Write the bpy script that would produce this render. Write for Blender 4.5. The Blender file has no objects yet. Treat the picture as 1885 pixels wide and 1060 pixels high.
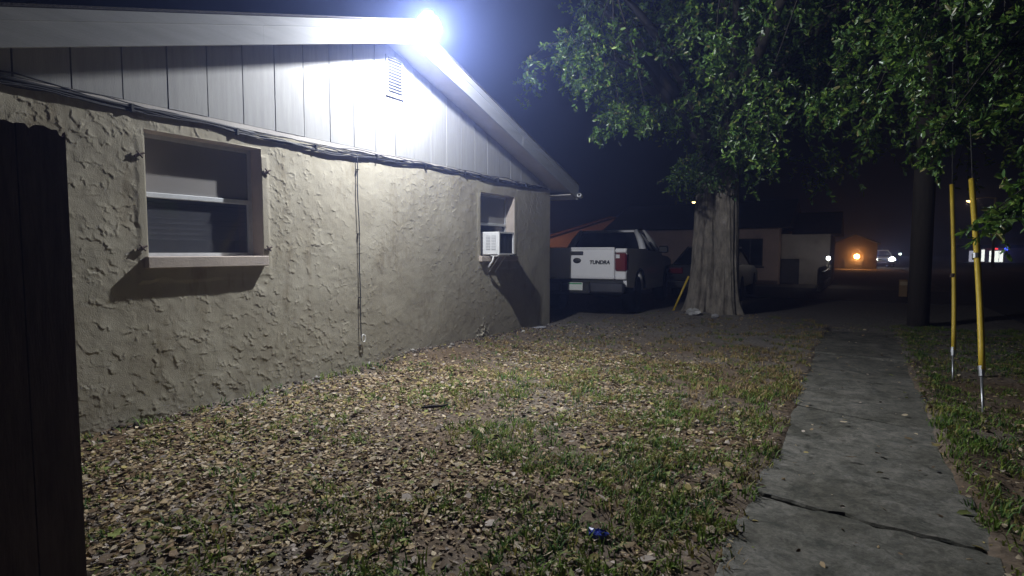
import bpy, math, random
import numpy as np
from mathutils import Vector, Matrix
R = math.radians
S = bpy.context.scene
COL = S.collection

# ------------------------------------------------------------------ camera
cam = bpy.data.cameras.new('camera')
cam.sensor_width = 36.0
cam.lens = 1050.0 / 1885.0 * 36.0
cam.clip_end = 2000
cam.clip_start = 0.05
co = bpy.data.objects.new('camera', cam)
COL.objects.link(co)
co.location = (0, 0, 1.31)
co.rotation_euler = (R(90 - 3.651), 0, R(31.212))
S.camera = co

# ------------------------------------------------------------------ night sky
W = bpy.data.worlds.new('World')
S.world = W
W.use_nodes = True
wn = W.node_tree.nodes
sky = wn.new('ShaderNodeTexSky')
sky.sky_type = 'NISHITA'
sky.sun_disc = False
sky.sun_elevation = R(-4)
sky.sun_rotation = R(200)
wn['Background'].inputs['Strength'].default_value = 0.05
W.node_tree.links.new(sky.outputs[0], wn['Background'].inputs['Color'])
S.view_settings.view_transform = 'Standard'
S.view_settings.look = 'None'
S.view_settings.exposure = 0.0
S.view_settings.gamma = 1.0
S.view_settings.use_curve_mapping = False
S.cycles.use_denoising = True
S.cycles.max_bounces = 6
S.cycles.transparent_max_bounces = 12
S.cycles.volume_bounces = 0
S.cycles.sample_clamp_indirect = 4.0

FLOOD_POS = (-3.98, 4.85, 3.68)
FLOOD_W = 570.0
YARD_FILL_W = 600.0
FLOOD_COL = (0.95, 0.97, 1.0)

rng = np.random.default_rng(7)
random.seed(7)

# ------------------------------------------------------------------ helpers
ORIG = {}


def tag(o, label=None, cat=None, group=None, kind=None):
    if label: o['label'] = label
    if cat: o['category'] = cat
    if group: o['group'] = group
    if kind: o['kind'] = kind
    return o


def thing(name, label, cat, loc=(0, 0, 0), rz=0.0, group=None):
    o = bpy.data.objects.new(name, None)
    COL.objects.link(o)
    o.location = loc
    o.rotation_euler = (0, 0, rz)
    o.empty_display_size = 0.2
    ORIG[o.name] = (np.array(loc, float), rz)
    return tag(o, label, cat, group)


def link(name, mesh, m, parent=None):
    o = bpy.data.objects.new(name, mesh)
    COL.objects.link(o)
    if m and not mesh.materials:
        mesh.materials.append(m)
    if parent:
        o.parent = parent
        ORIG[o.name] = ORIG.get(parent.name, (np.zeros(3), 0))
    else:
        ORIG[o.name] = (np.zeros(3), 0)
    return o


class MB:
    def __init__(self):
        self.v = []; self.f = []

    def add(self, vs, fs):
        n = len(self.v)
        self.v.extend([tuple(map(float, p)) for p in vs])
        self.f.extend([tuple(i + n for i in q) for q in fs])
        return self

    def box(self, a, b, M=None):
        x0, y0, z0 = a; x1, y1, z1 = b
        vs = [(x0, y0, z0), (x1, y0, z0), (x1, y1, z0), (x0, y1, z0), (x0, y0, z1), (x1, y0, z1), (x1, y1, z1), (x0, y1, z1)]
        if M is not None: vs = [tuple(M @ Vector(p)) for p in vs]
        return self.add(vs, [(0, 3, 2, 1), (4, 5, 6, 7), (0, 1, 5, 4), (1, 2, 6, 5), (2, 3, 7, 6), (3, 0, 4, 7)])

    def bevbox(self, a, b, r=0.01, M=None):
        """box with chamfered edges: 24 verts"""
        a = np.array(a, float); b = np.array(b, float)
        r = min(r, 0.45 * float((b - a).min()))
        vs = []; idx = {}
        for sx in (0, 1):
            for sy in (0, 1):
                for sz in (0, 1):
                    for ax in range(3):
                        p = [(a[k] if s == 0 else b[k]) for k, s in enumerate((sx, sy, sz))]
                        for k, s in enumerate((sx, sy, sz)):
                            if k != ax: p[k] += r if s == 0 else -r
                        idx[(sx, sy, sz, ax)] = len(vs); vs.append(p)
        fs = []
        for ax in range(3):
            u, w = [k for k in range(3) if k != ax]
            for s in (0, 1):
                def key(su, sw):
                    t = [0, 0, 0]; t[ax] = s; t[u] = su; t[w] = sw
                    return idx[(t[0], t[1], t[2], ax)]
                q = [key(0, 0), key(1, 0), key(1, 1), key(0, 1)]
                fs.append(q)
        for ax in range(3):
            u, w = [k for k in range(3) if k != ax]
            for su in (0, 1):
                for sw in (0, 1):
                    t0 = [0, 0, 0]; t0[u] = su; t0[w] = sw; t1 = list(t0); t1[ax] = 1
                    fs.append([idx[(*t0, u)], idx[(*t1, u)], idx[(*t1, w)], idx[(*t0, w)]])
        for sx in (0, 1):
            for sy in (0, 1):
                for sz in (0, 1):
                    fs.append([idx[(sx, sy, sz, k)] for k in range(3)])
        if M is not None: vs = [tuple(M @ Vector(p)) for p in vs]
        # outward orientation
        c = np.mean(np.array(vs), axis=0); out = []
        for q in fs:
            p = np.array([vs[i] for i in q])
            n = np.cross(p[1] - p[0], p[2] - p[0])
            out.append(tuple(q) if n @ (p.mean(0) - c) > 0 else tuple(reversed(q)))
        return self.add(vs, out)

    def tube(self, pts, rad, n=8, cap=True):
        pts = [np.array(p, float) for p in pts]
        if np.isscalar(rad): rad = [rad] * len(pts)
        rings = []; vs = []
        t = pts[1] - pts[0]
        up = np.array([0, 0, 1.0]) if abs(t[2]) < 0.9 * np.linalg.norm(t) else np.array([1.0, 0, 0])
        for i, p in enumerate(pts):
            t = pts[min(i + 1, len(pts) - 1)] - pts[max(i - 1, 0)]
            t = t / (np.linalg.norm(t) + 1e-9)
            a = np.cross(up, t); a /= (np.linalg.norm(a) + 1e-9); b = np.cross(t, a); up = b
            ring = []
            for k in range(n):
                an = 2 * math.pi * k / n
                ring.append(len(vs)); vs.append(p + rad[i] * (math.cos(an) * a + math.sin(an) * b))
            rings.append(ring)
        fs = []
        for i in range(len(rings) - 1):
            for k in range(n):
                k2 = (k + 1) % n
                fs.append((rings[i][k], rings[i][k2], rings[i + 1][k2], rings[i + 1][k]))
        if cap:
            fs.append(tuple(reversed(rings[0]))); fs.append(tuple(rings[-1]))
        return self.add(vs, fs)

    def prism(self, poly, axis, a, b):
        """poly: 2d points in the two other axes (in xyz order), extruded along axis from a to b"""
        o = [k for k in range(3) if k != axis]
        vs = []
        for t in (a, b):
            for p in poly:
                q = [0, 0, 0]; q[axis] = t; q[o[0]] = p[0]; q[o[1]] = p[1]; vs.append(q)
        n = len(poly)
        fs = [tuple(range(n - 1, -1, -1)), tuple(range(n, 2 * n))]
        for i in range(n):
            j = (i + 1) % n
            fs.append((i, j, n + j, n + i))
        return self.add(vs, fs)

    def lathe(self, prof, n=16, M=None):
        vs = []; fs = []
        for (r, z) in prof:
            for k in range(n):
                an = 2 * math.pi * k / n
                vs.append((r * math.cos(an), r * math.sin(an), z))
        for i in range(len(prof) - 1):
            for k in range(n):
                k2 = (k + 1) % n
                fs.append((i * n + k, i * n + k2, (i + 1) * n + k2, (i + 1) * n + k))
        fs.append(tuple(range(n - 1, -1, -1))); fs.append(tuple(range((len(prof) - 1) * n, len(prof) * n)))
        if M is not None: vs = [tuple(M @ Vector(p)) for p in vs]
        return self.add(vs, fs)

    def build(self, name, m, parent=None, smooth=False, local=False):
        me = bpy.data.meshes.new(name)
        v = np.array(self.v, float)
        if parent is not None and not local:
            o, rz = ORIG[parent.name]
            v = v - o
            if rz:
                c, s = math.cos(-rz), math.sin(-rz)
                v = np.stack([v[:, 0] * c - v[:, 1] * s, v[:, 0] * s + v[:, 1] * c, v[:, 2]], 1)
        me.from_pydata([tuple(p) for p in v], [], self.f)
        me.validate()
        if smooth:
            me.polygons.foreach_set('use_smooth', [True] * len(me.polygons))
        import bmesh
        bm = bmesh.new(); bm.from_mesh(me); bmesh.ops.recalc_face_normals(bm, faces=bm.faces); bm.to_mesh(me); bm.free()
        me.update()
        return link(name, me, m, parent)


def fast_mesh(name, verts, quads, smooth=False, cols=None):
    """numpy mesh; quads (n,4) or (n,3)"""
    me = bpy.data.meshes.new(name)
    verts = np.ascontiguousarray(verts, np.float32); quads = np.ascontiguousarray(quads, np.int32)
    k = quads.shape[1]
    me.vertices.add(len(verts)); me.vertices.foreach_set('co', verts.ravel())
    me.loops.add(quads.size); me.loops.foreach_set('vertex_index', quads.ravel())
    me.polygons.add(len(quads))
    me.polygons.foreach_set('loop_start', np.arange(0, quads.size, k, dtype=np.int32))
    me.polygons.foreach_set('loop_total', np.full(len(quads), k, np.int32))
    if smooth: me.polygons.foreach_set('use_smooth', np.ones(len(quads), bool))
    me.update(calc_edges=True)
    if cols is not None:
        at = me.color_attributes.new('tone', 'FLOAT_COLOR', 'POINT')
        c4 = np.concatenate([cols, np.ones((len(cols), 1))], 1).astype(np.float32)
        at.data.foreach_set('color', c4.ravel())
    return me


# ------------------------------------------------------------------ materials
MATS = {}


def mat(name, col, rough=0.8, metal=0.0, var=0.2, scale=5.0, bump=0.0, bscale=60.0, spec=0.5, col2=None, stretch=None, coat=0.0):
    if name in MATS: return MATS[name]
    m = bpy.data.materials.new(name); m.use_nodes = True
    nt = m.node_tree; N = nt.nodes; L = nt.links
    b = N['Principled BSDF']
    b.inputs['Roughness'].default_value = rough
    b.inputs['Metallic'].default_value = metal
    b.inputs['Specular IOR Level'].default_value = spec
    if coat: b.inputs['Coat Weight'].default_value = coat
    tc = N.new('ShaderNodeTexCoord')
    src = tc.outputs['Object']
    if stretch:
        mp = N.new('ShaderNodeMapping'); mp.inputs['Scale'].default_value = stretch
        L.new(src, mp.inputs[0]); src = mp.outputs[0]
    if var or col2:
        n = N.new('ShaderNodeTexNoise'); n.inputs['Scale'].default_value = scale; n.inputs['Detail'].default_value = 6
        n.inputs['Roughness'].default_value = 0.65
        L.new(src, n.inputs['Vector'])
        r = N.new('ShaderNodeValToRGB')
        r.color_ramp.elements[0].position = 0.3; r.color_ramp.elements[1].position = 0.72
        c1 = [max(0, c * (1 - var)) for c in col]; c2 = col2 or [min(1, c * (1 + var)) for c in col]
        r.color_ramp.elements[0].color = (*c1, 1); r.color_ramp.elements[1].color = (*c2, 1)
        L.new(n.outputs['Fac'], r.inputs[0]); L.new(r.outputs[0], b.inputs['Base Color'])
    else:
        b.inputs['Base Color'].default_value = (*col, 1)
    if bump:
        n2 = N.new('ShaderNodeTexNoise'); n2.inputs['Scale'].default_value = bscale; n2.inputs['Detail'].default_value = 5
        L.new(src, n2.inputs['Vector'])
        bp = N.new('ShaderNodeBump'); bp.inputs['Strength'].default_value = bump; bp.inputs['Distance'].default_value = 0.01
        L.new(n2.outputs['Fac'], bp.inputs['Height']); L.new(bp.outputs[0], b.inputs['Normal'])
    MATS[name] = m
    return m


def emit(name, col, strength, clear=0.0):
    if name in MATS: return MATS[name]
    m = bpy.data.materials.new(name); m.use_nodes = True
    nt = m.node_tree; N = nt.nodes; L = nt.links
    N.remove(N['Principled BSDF'])
    e = N.new('ShaderNodeEmission'); e.inputs[0].default_value = (*col, 1); e.inputs[1].default_value = strength
    out = N['Material Output']
    if clear:
        t = N.new('ShaderNodeBsdfTransparent'); t.inputs[0].default_value = (clear, clear, clear, 1)
        a = N.new('ShaderNodeAddShader'); L.new(e.outputs[0], a.inputs[0]); L.new(t.outputs[0], a.inputs[1]); L.new(a.outputs[0], out.inputs[0])
    else:
        L.new(e.outputs[0], out.inputs[0])
    MATS[name] = m
    return m


def glassmat(name, tint=0.55, refl=0.10, rough=0.04, diffuse=None):
    if name in MATS: return MATS[name]
    m = bpy.data.materials.new(name); m.use_nodes = True
    nt = m.node_tree; N = nt.nodes; L = nt.links
    N.remove(N['Principled BSDF'])
    t = N.new('ShaderNodeBsdfTransparent'); t.inputs[0].default_value = (tint, tint, tint * 1.05, 1)
    g = N.new('ShaderNodeBsdfGlossy'); g.inputs['Roughness'].default_value = rough; g.inputs[0].default_value = (0.9, 0.93, 1, 1)
    fr = N.new('ShaderNodeLayerWeight'); fr.inputs[0].default_value = 0.35
    mm = N.new('ShaderNodeMath'); mm.operation = 'MULTIPLY_ADD'; mm.inputs[1].default_value = 0.6; mm.inputs[2].default_value = refl
    L.new(fr.outputs['Fresnel'], mm.inputs[0])
    mx = N.new('ShaderNodeMixShader'); L.new(mm.outputs[0], mx.inputs[0]); L.new(t.outputs[0], mx.inputs[1]); L.new(g.outputs[0], mx.inputs[2])
    last = mx
    if diffuse:
        d = N.new('ShaderNodeBsdfDiffuse'); d.inputs[0].default_value = (*diffuse[:3], 1)
        m2 = N.new('ShaderNodeMixShader'); m2.inputs[0].default_value = diffuse[3]
        L.new(mx.outputs[0], m2.inputs[1]); L.new(d.outputs[0], m2.inputs[2]); last = m2
    L.new(last.outputs[0], N['Material Output'].inputs[0])
    MATS[name] = m
    return m


def leafmat(name, rough=0.4, translucent=0.25, spec=0.5, gain=1.0):
    """colour from the per-leaf 'tone' attribute"""
    if name in MATS: return MATS[name]
    m = bpy.data.materials.new(name); m.use_nodes = True
    nt = m.node_tree; N = nt.nodes; L = nt.links
    b = N['Principled BSDF']; b.inputs['Roughness'].default_value = rough; b.inputs['Specular IOR Level'].default_value = spec
    a = N.new('ShaderNodeVertexColor'); a.layer_name = 'tone'
    L.new(a.outputs[0], b.inputs['Base Color'])
    if translucent:
        t = N.new('ShaderNodeBsdfTranslucent'); L.new(a.outputs[0], t.inputs[0])
        mx = N.new('ShaderNodeMixShader'); mx.inputs[0].default_value = translucent
        L.new(b.outputs[0], mx.inputs[1]); L.new(t.outputs[0], mx.inputs[2]); L.new(mx.outputs[0], N['Material Output'].inputs[0])
    MATS[name] = m
    return m


M_stucco = mat('stucco', (0.415, 0.375, 0.285), 0.92, var=0.20, scale=1.6, bump=0.25, bscale=120, spec=0.2, col2=(0.44, 0.41, 0.33))


def add_stains(m, scale, stretch, lo, hi, dark):
    nt = m.node_tree; N = nt.nodes; L = nt.links; b = N['Principled BSDF']
    src = b.inputs['Base Color'].links[0].from_socket
    tc = N.new('ShaderNodeTexCoord'); mp = N.new('ShaderNodeMapping'); mp.inputs['Scale'].default_value = stretch; L.new(tc.outputs['Object'], mp.inputs[0])
    n = N.new('ShaderNodeTexNoise'); n.inputs['Scale'].default_value = scale; n.inputs['Detail'].default_value = 8; n.inputs['Roughness'].default_value = 0.7; L.new(mp.outputs[0], n.inputs['Vector'])
    r = N.new('ShaderNodeValToRGB'); r.color_ramp.elements[0].position = lo; r.color_ramp.elements[1].position = hi
    r.color_ramp.elements[0].color = (*dark, 1); r.color_ramp.elements[1].color = (1, 1, 1, 1); L.new(n.outputs['Fac'], r.inputs[0])
    mx = N.new('ShaderNodeMix'); mx.data_type = 'RGBA'; mx.blend_type = 'MULTIPLY'; mx.inputs[0].default_value = 1
    L.new(src, mx.inputs[6]); L.new(r.outputs[0], mx.inputs[7]); L.new(mx.outputs[2], b.inputs['Base Color'])


add_stains(M_stucco, 2.4, (1, 1.6, 0.45), 0.30, 0.46, (0.66, 0.62, 0.55))
add_stains(M_stucco, 9.0, (1, 1, 1), 0.26, 0.40, (0.7, 0.68, 0.66))
M_smooth = mat('smooth_render', (0.47, 0.41, 0.36), 0.9, var=0.12, scale=6, bump=0.3, bscale=60, spec=0.2)
M_board = mat('painted_siding', (0.32, 0.32, 0.315), 0.62, var=0.12, scale=3, bump=0.16, bscale=30, spec=0.3, stretch=(1, 8, 0.7))
M_fascia = mat('painted_fascia', (0.43, 0.44, 0.45), 0.6, var=0.1, scale=2.5, bump=0.12, bscale=25, spec=0.3, stretch=(1, 0.6, 6))
M_soffit = mat('soffit_paint', (0.50, 0.47, 0.44), 0.75, var=0.12, scale=3, bump=0.15, bscale=30)
M_shingle = mat('roof_shingle', (0.07, 0.065, 0.065), 0.95, var=0.3, scale=12, bump=0.5, bscale=60)
M_gap = mat('dark_backing', (0.04, 0.038, 0.036), 0.95, var=0.2)
M_alum = mat('window_aluminium', (0.62, 0.64, 0.66), 0.45, metal=0.3, var=0.08, scale=20)
M_blind = mat('blind_vinyl', (0.45, 0.45, 0.47), 0.6, var=0.05)
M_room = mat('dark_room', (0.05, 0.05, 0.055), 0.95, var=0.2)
M_cable = mat('cable_sheath', (0.03, 0.03, 0.033), 0.6, var=0.2, scale=30)
M_white_cable = mat('white_cable', (0.75, 0.75, 0.74), 0.5, var=0.05)
M_white_plastic = mat('white_plastic', (0.74, 0.75, 0.76), 0.45, var=0.06, scale=15)
M_coil = mat('condenser_coil', (0.07, 0.075, 0.08), 0.5, metal=0.6, var=0.3, scale=80, bump=0.4, bscale=200)
M_black = mat('black_plastic', (0.02, 0.02, 0.02), 0.55, var=0.2, scale=30)
M_steel = mat('galvanised_steel', (0.42, 0.43, 0.45), 0.42, metal=0.8, var=0.25, scale=25)
M_rust = mat('rusty_iron', (0.07, 0.045, 0.035), 0.8, metal=0.3, var=0.5, scale=60, bump=0.3)
M_oldwood = mat('weathered_fence_wood', (0.17, 0.13, 0.14), 0.9, var=0.35, scale=4, bump=0.4, bscale=30, stretch=(6, 6, 0.6))
M_concrete = None
M_bark = mat('oak_bark', (0.235, 0.20, 0.16), 0.95, var=0.6, scale=9, bump=1.0, bscale=38, spec=0.2, stretch=(1.2, 1.2, 0.55), col2=(0.35, 0.315, 0.265))
M_twig = mat('twig_bark', (0.028, 0.024, 0.02), 0.9, var=0.3, scale=20)
M_pole = mat('utility_pole_wood', (0.04, 0.033, 0.028), 0.9, var=0.35, scale=5, bump=0.4, bscale=25, stretch=(5, 5, 0.4))
M_yellow = mat('yellow_plastic', (0.62, 0.44, 0.04), 0.5, var=0.12, scale=8)
M_leaf = leafmat('oak_leaf', 0.34, 0.3, 0.6)
M_litter = leafmat('dry_leaf', 0.75, 0.1, 0.25)
M_grass = leafmat('grass_blade', 0.6, 0.25, 0.3)
M_glass = glassmat('window_glass', 0.6, 0.06, 0.06, (0.30, 0.31, 0.34, 0.16))
M_screen = glassmat('insect_screen', 0.45, 0.03, 0.3, (0.36, 0.345, 0.33, 0.68))


# ------------------------------------------------------------------ noise for heights
def vnoise(x, y, seed=0):
    x = np.asarray(x, float); y = np.asarray(y, float)
    xi = np.floor(x).astype(np.int64); yi = np.floor(y).astype(np.int64)
    fx = x - xi; fy = y - yi
    fx = fx * fx * (3 - 2 * fx); fy = fy * fy * (3 - 2 * fy)

    def hsh(a, b):
        h = (a * 374761393 + b * 668265263 + seed * 982451653) & 0x7fffffff
        h = ((h ^ (h >> 13)) * 1274126177) & 0x7fffffff
        return ((h ^ (h >> 16)) & 0xffff) / 65535.0
    a = hsh(xi, yi); b = hsh(xi + 1, yi); c = hsh(xi, yi + 1); d = hsh(xi + 1, yi + 1)
    return (a * (1 - fx) + b * fx) * (1 - fy) + (c * (1 - fx) + d * fx) * fy


def fbm(x, y, seed=0, o=4):
    s = 0; a = 0.5; t = 0
    for k in range(o):
        s = s + a * vnoise(np.asarray(x) * 2 ** k, np.asarray(y) * 2 ** k, seed + k * 17); t += a; a *= 0.5
    return s / t


WALL_X = -4.72
Y0, Y1 = 0.84, 9.10          # gable wall
ZT = 2.43                    # top of the block wall
RY = 4.97                    # ridge
SL = 0.312
OV = 0.40                    # gable overhang


def ground_h(x, y):
    x = np.asarray(x, float); y = np.asarray(y, float)
    near = np.exp(-((np.clip(np.abs(y - 6) - 6, 0, None)) / 4) ** 2) * np.exp(-((np.clip(np.abs(x + 1.5) - 5, 0, None)) / 3) ** 2)
    h = (fbm(x * 1.3, y * 1.3, 3) - 0.5) * 0.07 + (fbm(x * 7, y * 7, 9, 3) - 0.5) * 0.022
    # soil banked up along the middle of the wall, roots round the tree
    h = h + 0.07 * np.exp(-((x - WALL_X) / 0.45) ** 2) * np.exp(-((y - 5.8) / 1.9) ** 2)
    d = np.hypot(x + 2.44, y - 11.9)
    h = h + 0.10 * np.exp(-(d / 1.1) ** 2)
    # the pavement lies in a shallow bed
    w = np.clip((0.455 - np.abs(x - 0.05)) / 0.05, 0, 1) * np.clip((11.2 - y) / 0.3, 0, 1)
    h = h + 0.028 * np.exp(-((np.abs(x - 0.05) - 0.56) / 0.14) ** 2) * (y < 11.2)
    h = h * (1 - w) - 0.035 * w
    return h * near - 0.0 * (1 - near)


# ------------------------------------------------------------------ ground
def make_ground():
    xs = np.concatenate([-np.geomspace(190, 6.2, 16), np.arange(-6, 4.0, 0.04), np.geomspace(4.2, 190, 18)])
    ys = np.concatenate([-np.geomspace(190, 0.3, 14), np.arange(0, 14, 0.07), np.geomspace(14.3, 190, 20)])
    X, Y = np.meshgrid(xs, ys, indexing='ij')
    Z = ground_h(X, Y)
    v = np.stack([X, Y, Z], -1).reshape(-1, 3)
    n, k = X.shape
    i = np.arange(n - 1)[:, None] * k + np.arange(k - 1)[None, :]
    q = np.stack([i, i + k, i + k + 1, i + 1], -1).reshape(-1, 4)
    me = fast_mesh('ground', v, q, True)
    m = bpy.data.materials.new('sandy_soil'); m.use_nodes = True
    nt = m.node_tree; N = nt.nodes; L = nt.links; b = N['Principled BSDF']; b.inputs['Roughness'].default_value = 0.97
    b.inputs['Specular IOR Level'].default_value = 0.15
    tc = N.new('ShaderNodeTexCoord')
    n1 = N.new('ShaderNodeTexNoise'); n1.inputs['Scale'].default_value = 0.55; n1.inputs['Detail'].default_value = 7
    n2 = N.new('ShaderNodeTexNoise'); n2.inputs['Scale'].default_value = 22; n2.inputs['Detail'].default_value = 5
    L.new(tc.outputs['Object'], n1.inputs[0]); L.new(tc.outputs['Object'], n2.inputs[0])
    r1 = N.new('ShaderNodeValToRGB'); r1.color_ramp.elements[0].position = 0.38; r1.color_ramp.elements[1].position = 0.62
    r1.color_ramp.elements[0].color = (0.135, 0.095, 0.06, 1); r1.color_ramp.elements[1].color = (0.19, 0.165, 0.14, 1)
    r2 = N.new('ShaderNodeValToRGB'); r2.color_ramp.elements[0].position = 0.3; r2.color_ramp.elements[1].position = 0.75
    r2.color_ramp.elements[0].color = (0.55, 0.55, 0.55, 1); r2.color_ramp.elements[1].color = (1.25, 1.2, 1.15, 1)
    mx = N.new('ShaderNodeMix'); mx.data_type = 'RGBA'; mx.blend_type = 'MULTIPLY'; mx.inputs[0].default_value = 1
    L.new(n1.outputs[0], r1.inputs[0]); L.new(n2.outputs[0], r2.inputs[0]); L.new(r1.outputs[0], mx.inputs[6]); L.new(r2.outputs[0], mx.inputs[7])
    sx = N.new('ShaderNodeSeparateXYZ'); L.new(tc.outputs['Object'], sx.inputs[0])
    ad = N.new('ShaderNodeMath'); ad.operation = 'MULTIPLY_ADD'; ad.inputs[1].default_value = 3.5; L.new(n1.outputs[0], ad.inputs[0]); L.new(sx.outputs['Y'], ad.inputs[2])
    mr = N.new('ShaderNodeMapRange'); mr.inputs['From Min'].default_value = 8.7; mr.inputs['From Max'].default_value = 10.6; L.new(ad.outputs[0], mr.inputs['Value'])
    sand = N.new('ShaderNodeMix'); sand.data_type = 'RGBA'; sand.blend_type = 'MULTIPLY'; sand.inputs[0].default_value = 1; sand.inputs[6].default_value = (0.21, 0.195, 0.18, 1); L.new(r2.outputs[0], sand.inputs[7])
    m3 = N.new('ShaderNodeMix'); m3.data_type = 'RGBA'; L.new(mr.outputs[0], m3.inputs[0]); L.new(mx.outputs[2], m3.inputs[6]); L.new(sand.outputs[2], m3.inputs[7])
    L.new(m3.outputs[2], b.inputs['Base Color'])
    bp = N.new('ShaderNodeBump'); bp.inputs['Strength'].default_value = 0.7; bp.inputs['Distance'].default_value = 0.02
    L.new(n2.outputs[0], bp.inputs['Height']); L.new(bp.outputs[0], b.inputs['Normal'])
    tag(link('ground', me, m), kind='structure')


make_ground()


def make_street():
    m = mat('asphalt', (0.045, 0.043, 0.045), 0.9, var=0.25, scale=4, bump=0.4, bscale=90)
    mb = MB()
    mb.box((-60, 17.5, -0.05), (70, 23.0, 0.012)); 
    tag(mb.build('cross_street', m), kind='structure')
    mb = MB(); mb.box((2.6, -60, -0.05), (8.8, 17.45, 0.012)); mb.box((2.6, 23.05, -0.05), (8.8, 150, 0.012))
    tag(mb.build('street', m), kind='structure')


make_street()


def concrete():
    m = bpy.data.materials.new('pavement_concrete'); m.use_nodes = True
    nt = m.node_tree; N = nt.nodes; L = nt.links; b = N['Principled BSDF']; b.inputs['Roughness'].default_value = 0.93; b.inputs['Specular IOR Level'].default_value = 0.2
    tc = N.new('ShaderNodeTexCoord'); out = None
    for sc, lo, hi, c0, c1 in ((1.7, 0.36, 0.62, (0.115, 0.112, 0.096), (0.205, 0.20, 0.185)), (7.0, 0.34, 0.60, (0.42, 0.44, 0.40), (1.10, 1.08, 1.04)), (45.0, 0.30, 0.7, (0.55, 0.55, 0.53), (1.22, 1.22, 1.22))):
        n = N.new('ShaderNodeTexNoise'); n.inputs['Scale'].default_value = sc; n.inputs['Detail'].default_value = 8; n.inputs['Roughness'].default_value = 0.7; n.inputs['Distortion'].default_value = 0.6
        L.new(tc.outputs['Object'], n.inputs['Vector'])
        r = N.new('ShaderNodeValToRGB'); r.color_ramp.elements[0].position = lo; r.color_ramp.elements[1].position = hi
        r.color_ramp.elements[0].color = (*c0, 1); r.color_ramp.elements[1].color = (*c1, 1); L.new(n.outputs['Fac'], r.inputs[0])
        if out is None: out = r.outputs[0]
        else:
            mx = N.new('ShaderNodeMix'); mx.data_type = 'RGBA'; mx.blend_type = 'MULTIPLY'; mx.inputs[0].default_value = 1
            L.new(out, mx.inputs[6]); L.new(r.outputs[0], mx.inputs[7]); out = mx.outputs[2]
    L.new(out, b.inputs['Base Color'])
    bp = N.new('ShaderNodeBump'); bp.inputs['Strength'].default_value = 0.6; bp.inputs['Distance'].default_value = 0.008; L.new(n.outputs['Fac'], bp.inputs['Height']); L.new(bp.outputs[0], b.inputs['Normal'])
    return m


def make_sidewalk():
    M_concrete = concrete()
    root = bpy.data.objects.new('sidewalk', None); COL.objects.link(root); tag(root, kind='structure'); ORIG['sidewalk'] = (np.zeros(3), 0)
    jl = [0.0, 1.62, 3.19, 3.86, 5.36, 6.93, 8.25, 9.52, 10.72]
    jr = [0.0, 1.60, 3.05, 3.76, 4.99, 6.50, 8.02, 9.33, 10.85]
    r = random.Random(5)
    for k in range(len(jl) - 1):
        a0, a1, b0, b1 = jl[k], jl[k + 1], jr[k], jr[k + 1]
        ragged = 0.012
        def edge(p, q, n, amp, sd):
            out = []
            L = math.hypot(q[0] - p[0], q[1] - p[1]); nx, ny = -(q[1] - p[1]) / L, (q[0] - p[0]) / L
            for i in range(n):
                t = i / n; w = (0 if i == 0 else (fbm(t * 9 + sd * 7, sd * 3.1, 4, 4) - 0.5) * 2 * amp)
                out.append((p[0] + (q[0] - p[0]) * t + nx * w, p[1] + (q[1] - p[1]) * t + ny * w))
            return out
        g = 0.013
        xl = -0.46; xr = 0.56
        P = [(xl, a0 + g), (xr, b0 + g), (xr, b1 - g), (xl, a1 - g)]
        poly = edge(P[0], P[1], 30, 0.05 if k == 2 else 0.010, k + .3) + edge(P[1], P[2], 10, 0.03, k + 9.3) + edge(P[2], P[3], 30, 0.05 if k == 1 else 0.010, k + 20.3) + edge(P[3], P[0], 10, 0.03, k + 33.3)
        tilt = r.uniform(-0.012, 0.012); roll = r.uniform(-0.008, 0.008); zz = r.uniform(0.008, 0.030); cy = (a0 + a1) / 2
        mb = MB(); n = len(poly); vs = []; fs = []
        cxm = sum(p[0] for p in poly) / n; cym = sum(p[1] for p in poly) / n
        def top(p): return zz + tilt * (p[1] - cy) + roll * p[0]
        for p in poly: vs.append((p[0], p[1], -0.09))
        for p in poly: vs.append((p[0], p[1], top(p) - 0.012))
        for p in poly:
            q = (p[0] + (cxm - p[0]) * 0.025, p[1] + (cym - p[1]) * 0.025); vs.append((q[0], q[1], top(q)))
        for i in range(n):
            j = (i + 1) % n
            fs += [(i, j, n + j, n + i), (n + i, n + j, 2 * n + j, 2 * n + i)]
        fs.append(tuple(range(2 * n, 3 * n)))
        mb.add(vs, fs).build('slab', M_concrete, root)


make_sidewalk()


# ------------------------------------------------------------------ the house
WIN1 = (2.335, 3.34, 1.265, 2.25)
WIN2 = (6.90, 7.86, 1.24, 2.18)


def rake_z(y): return 3.617 - SL * abs(y - RY)


house = thing('stucco_house', 'tan stucco house with pale board gable and two recessed windows', 'house', (WALL_X, RY, 0))


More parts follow.
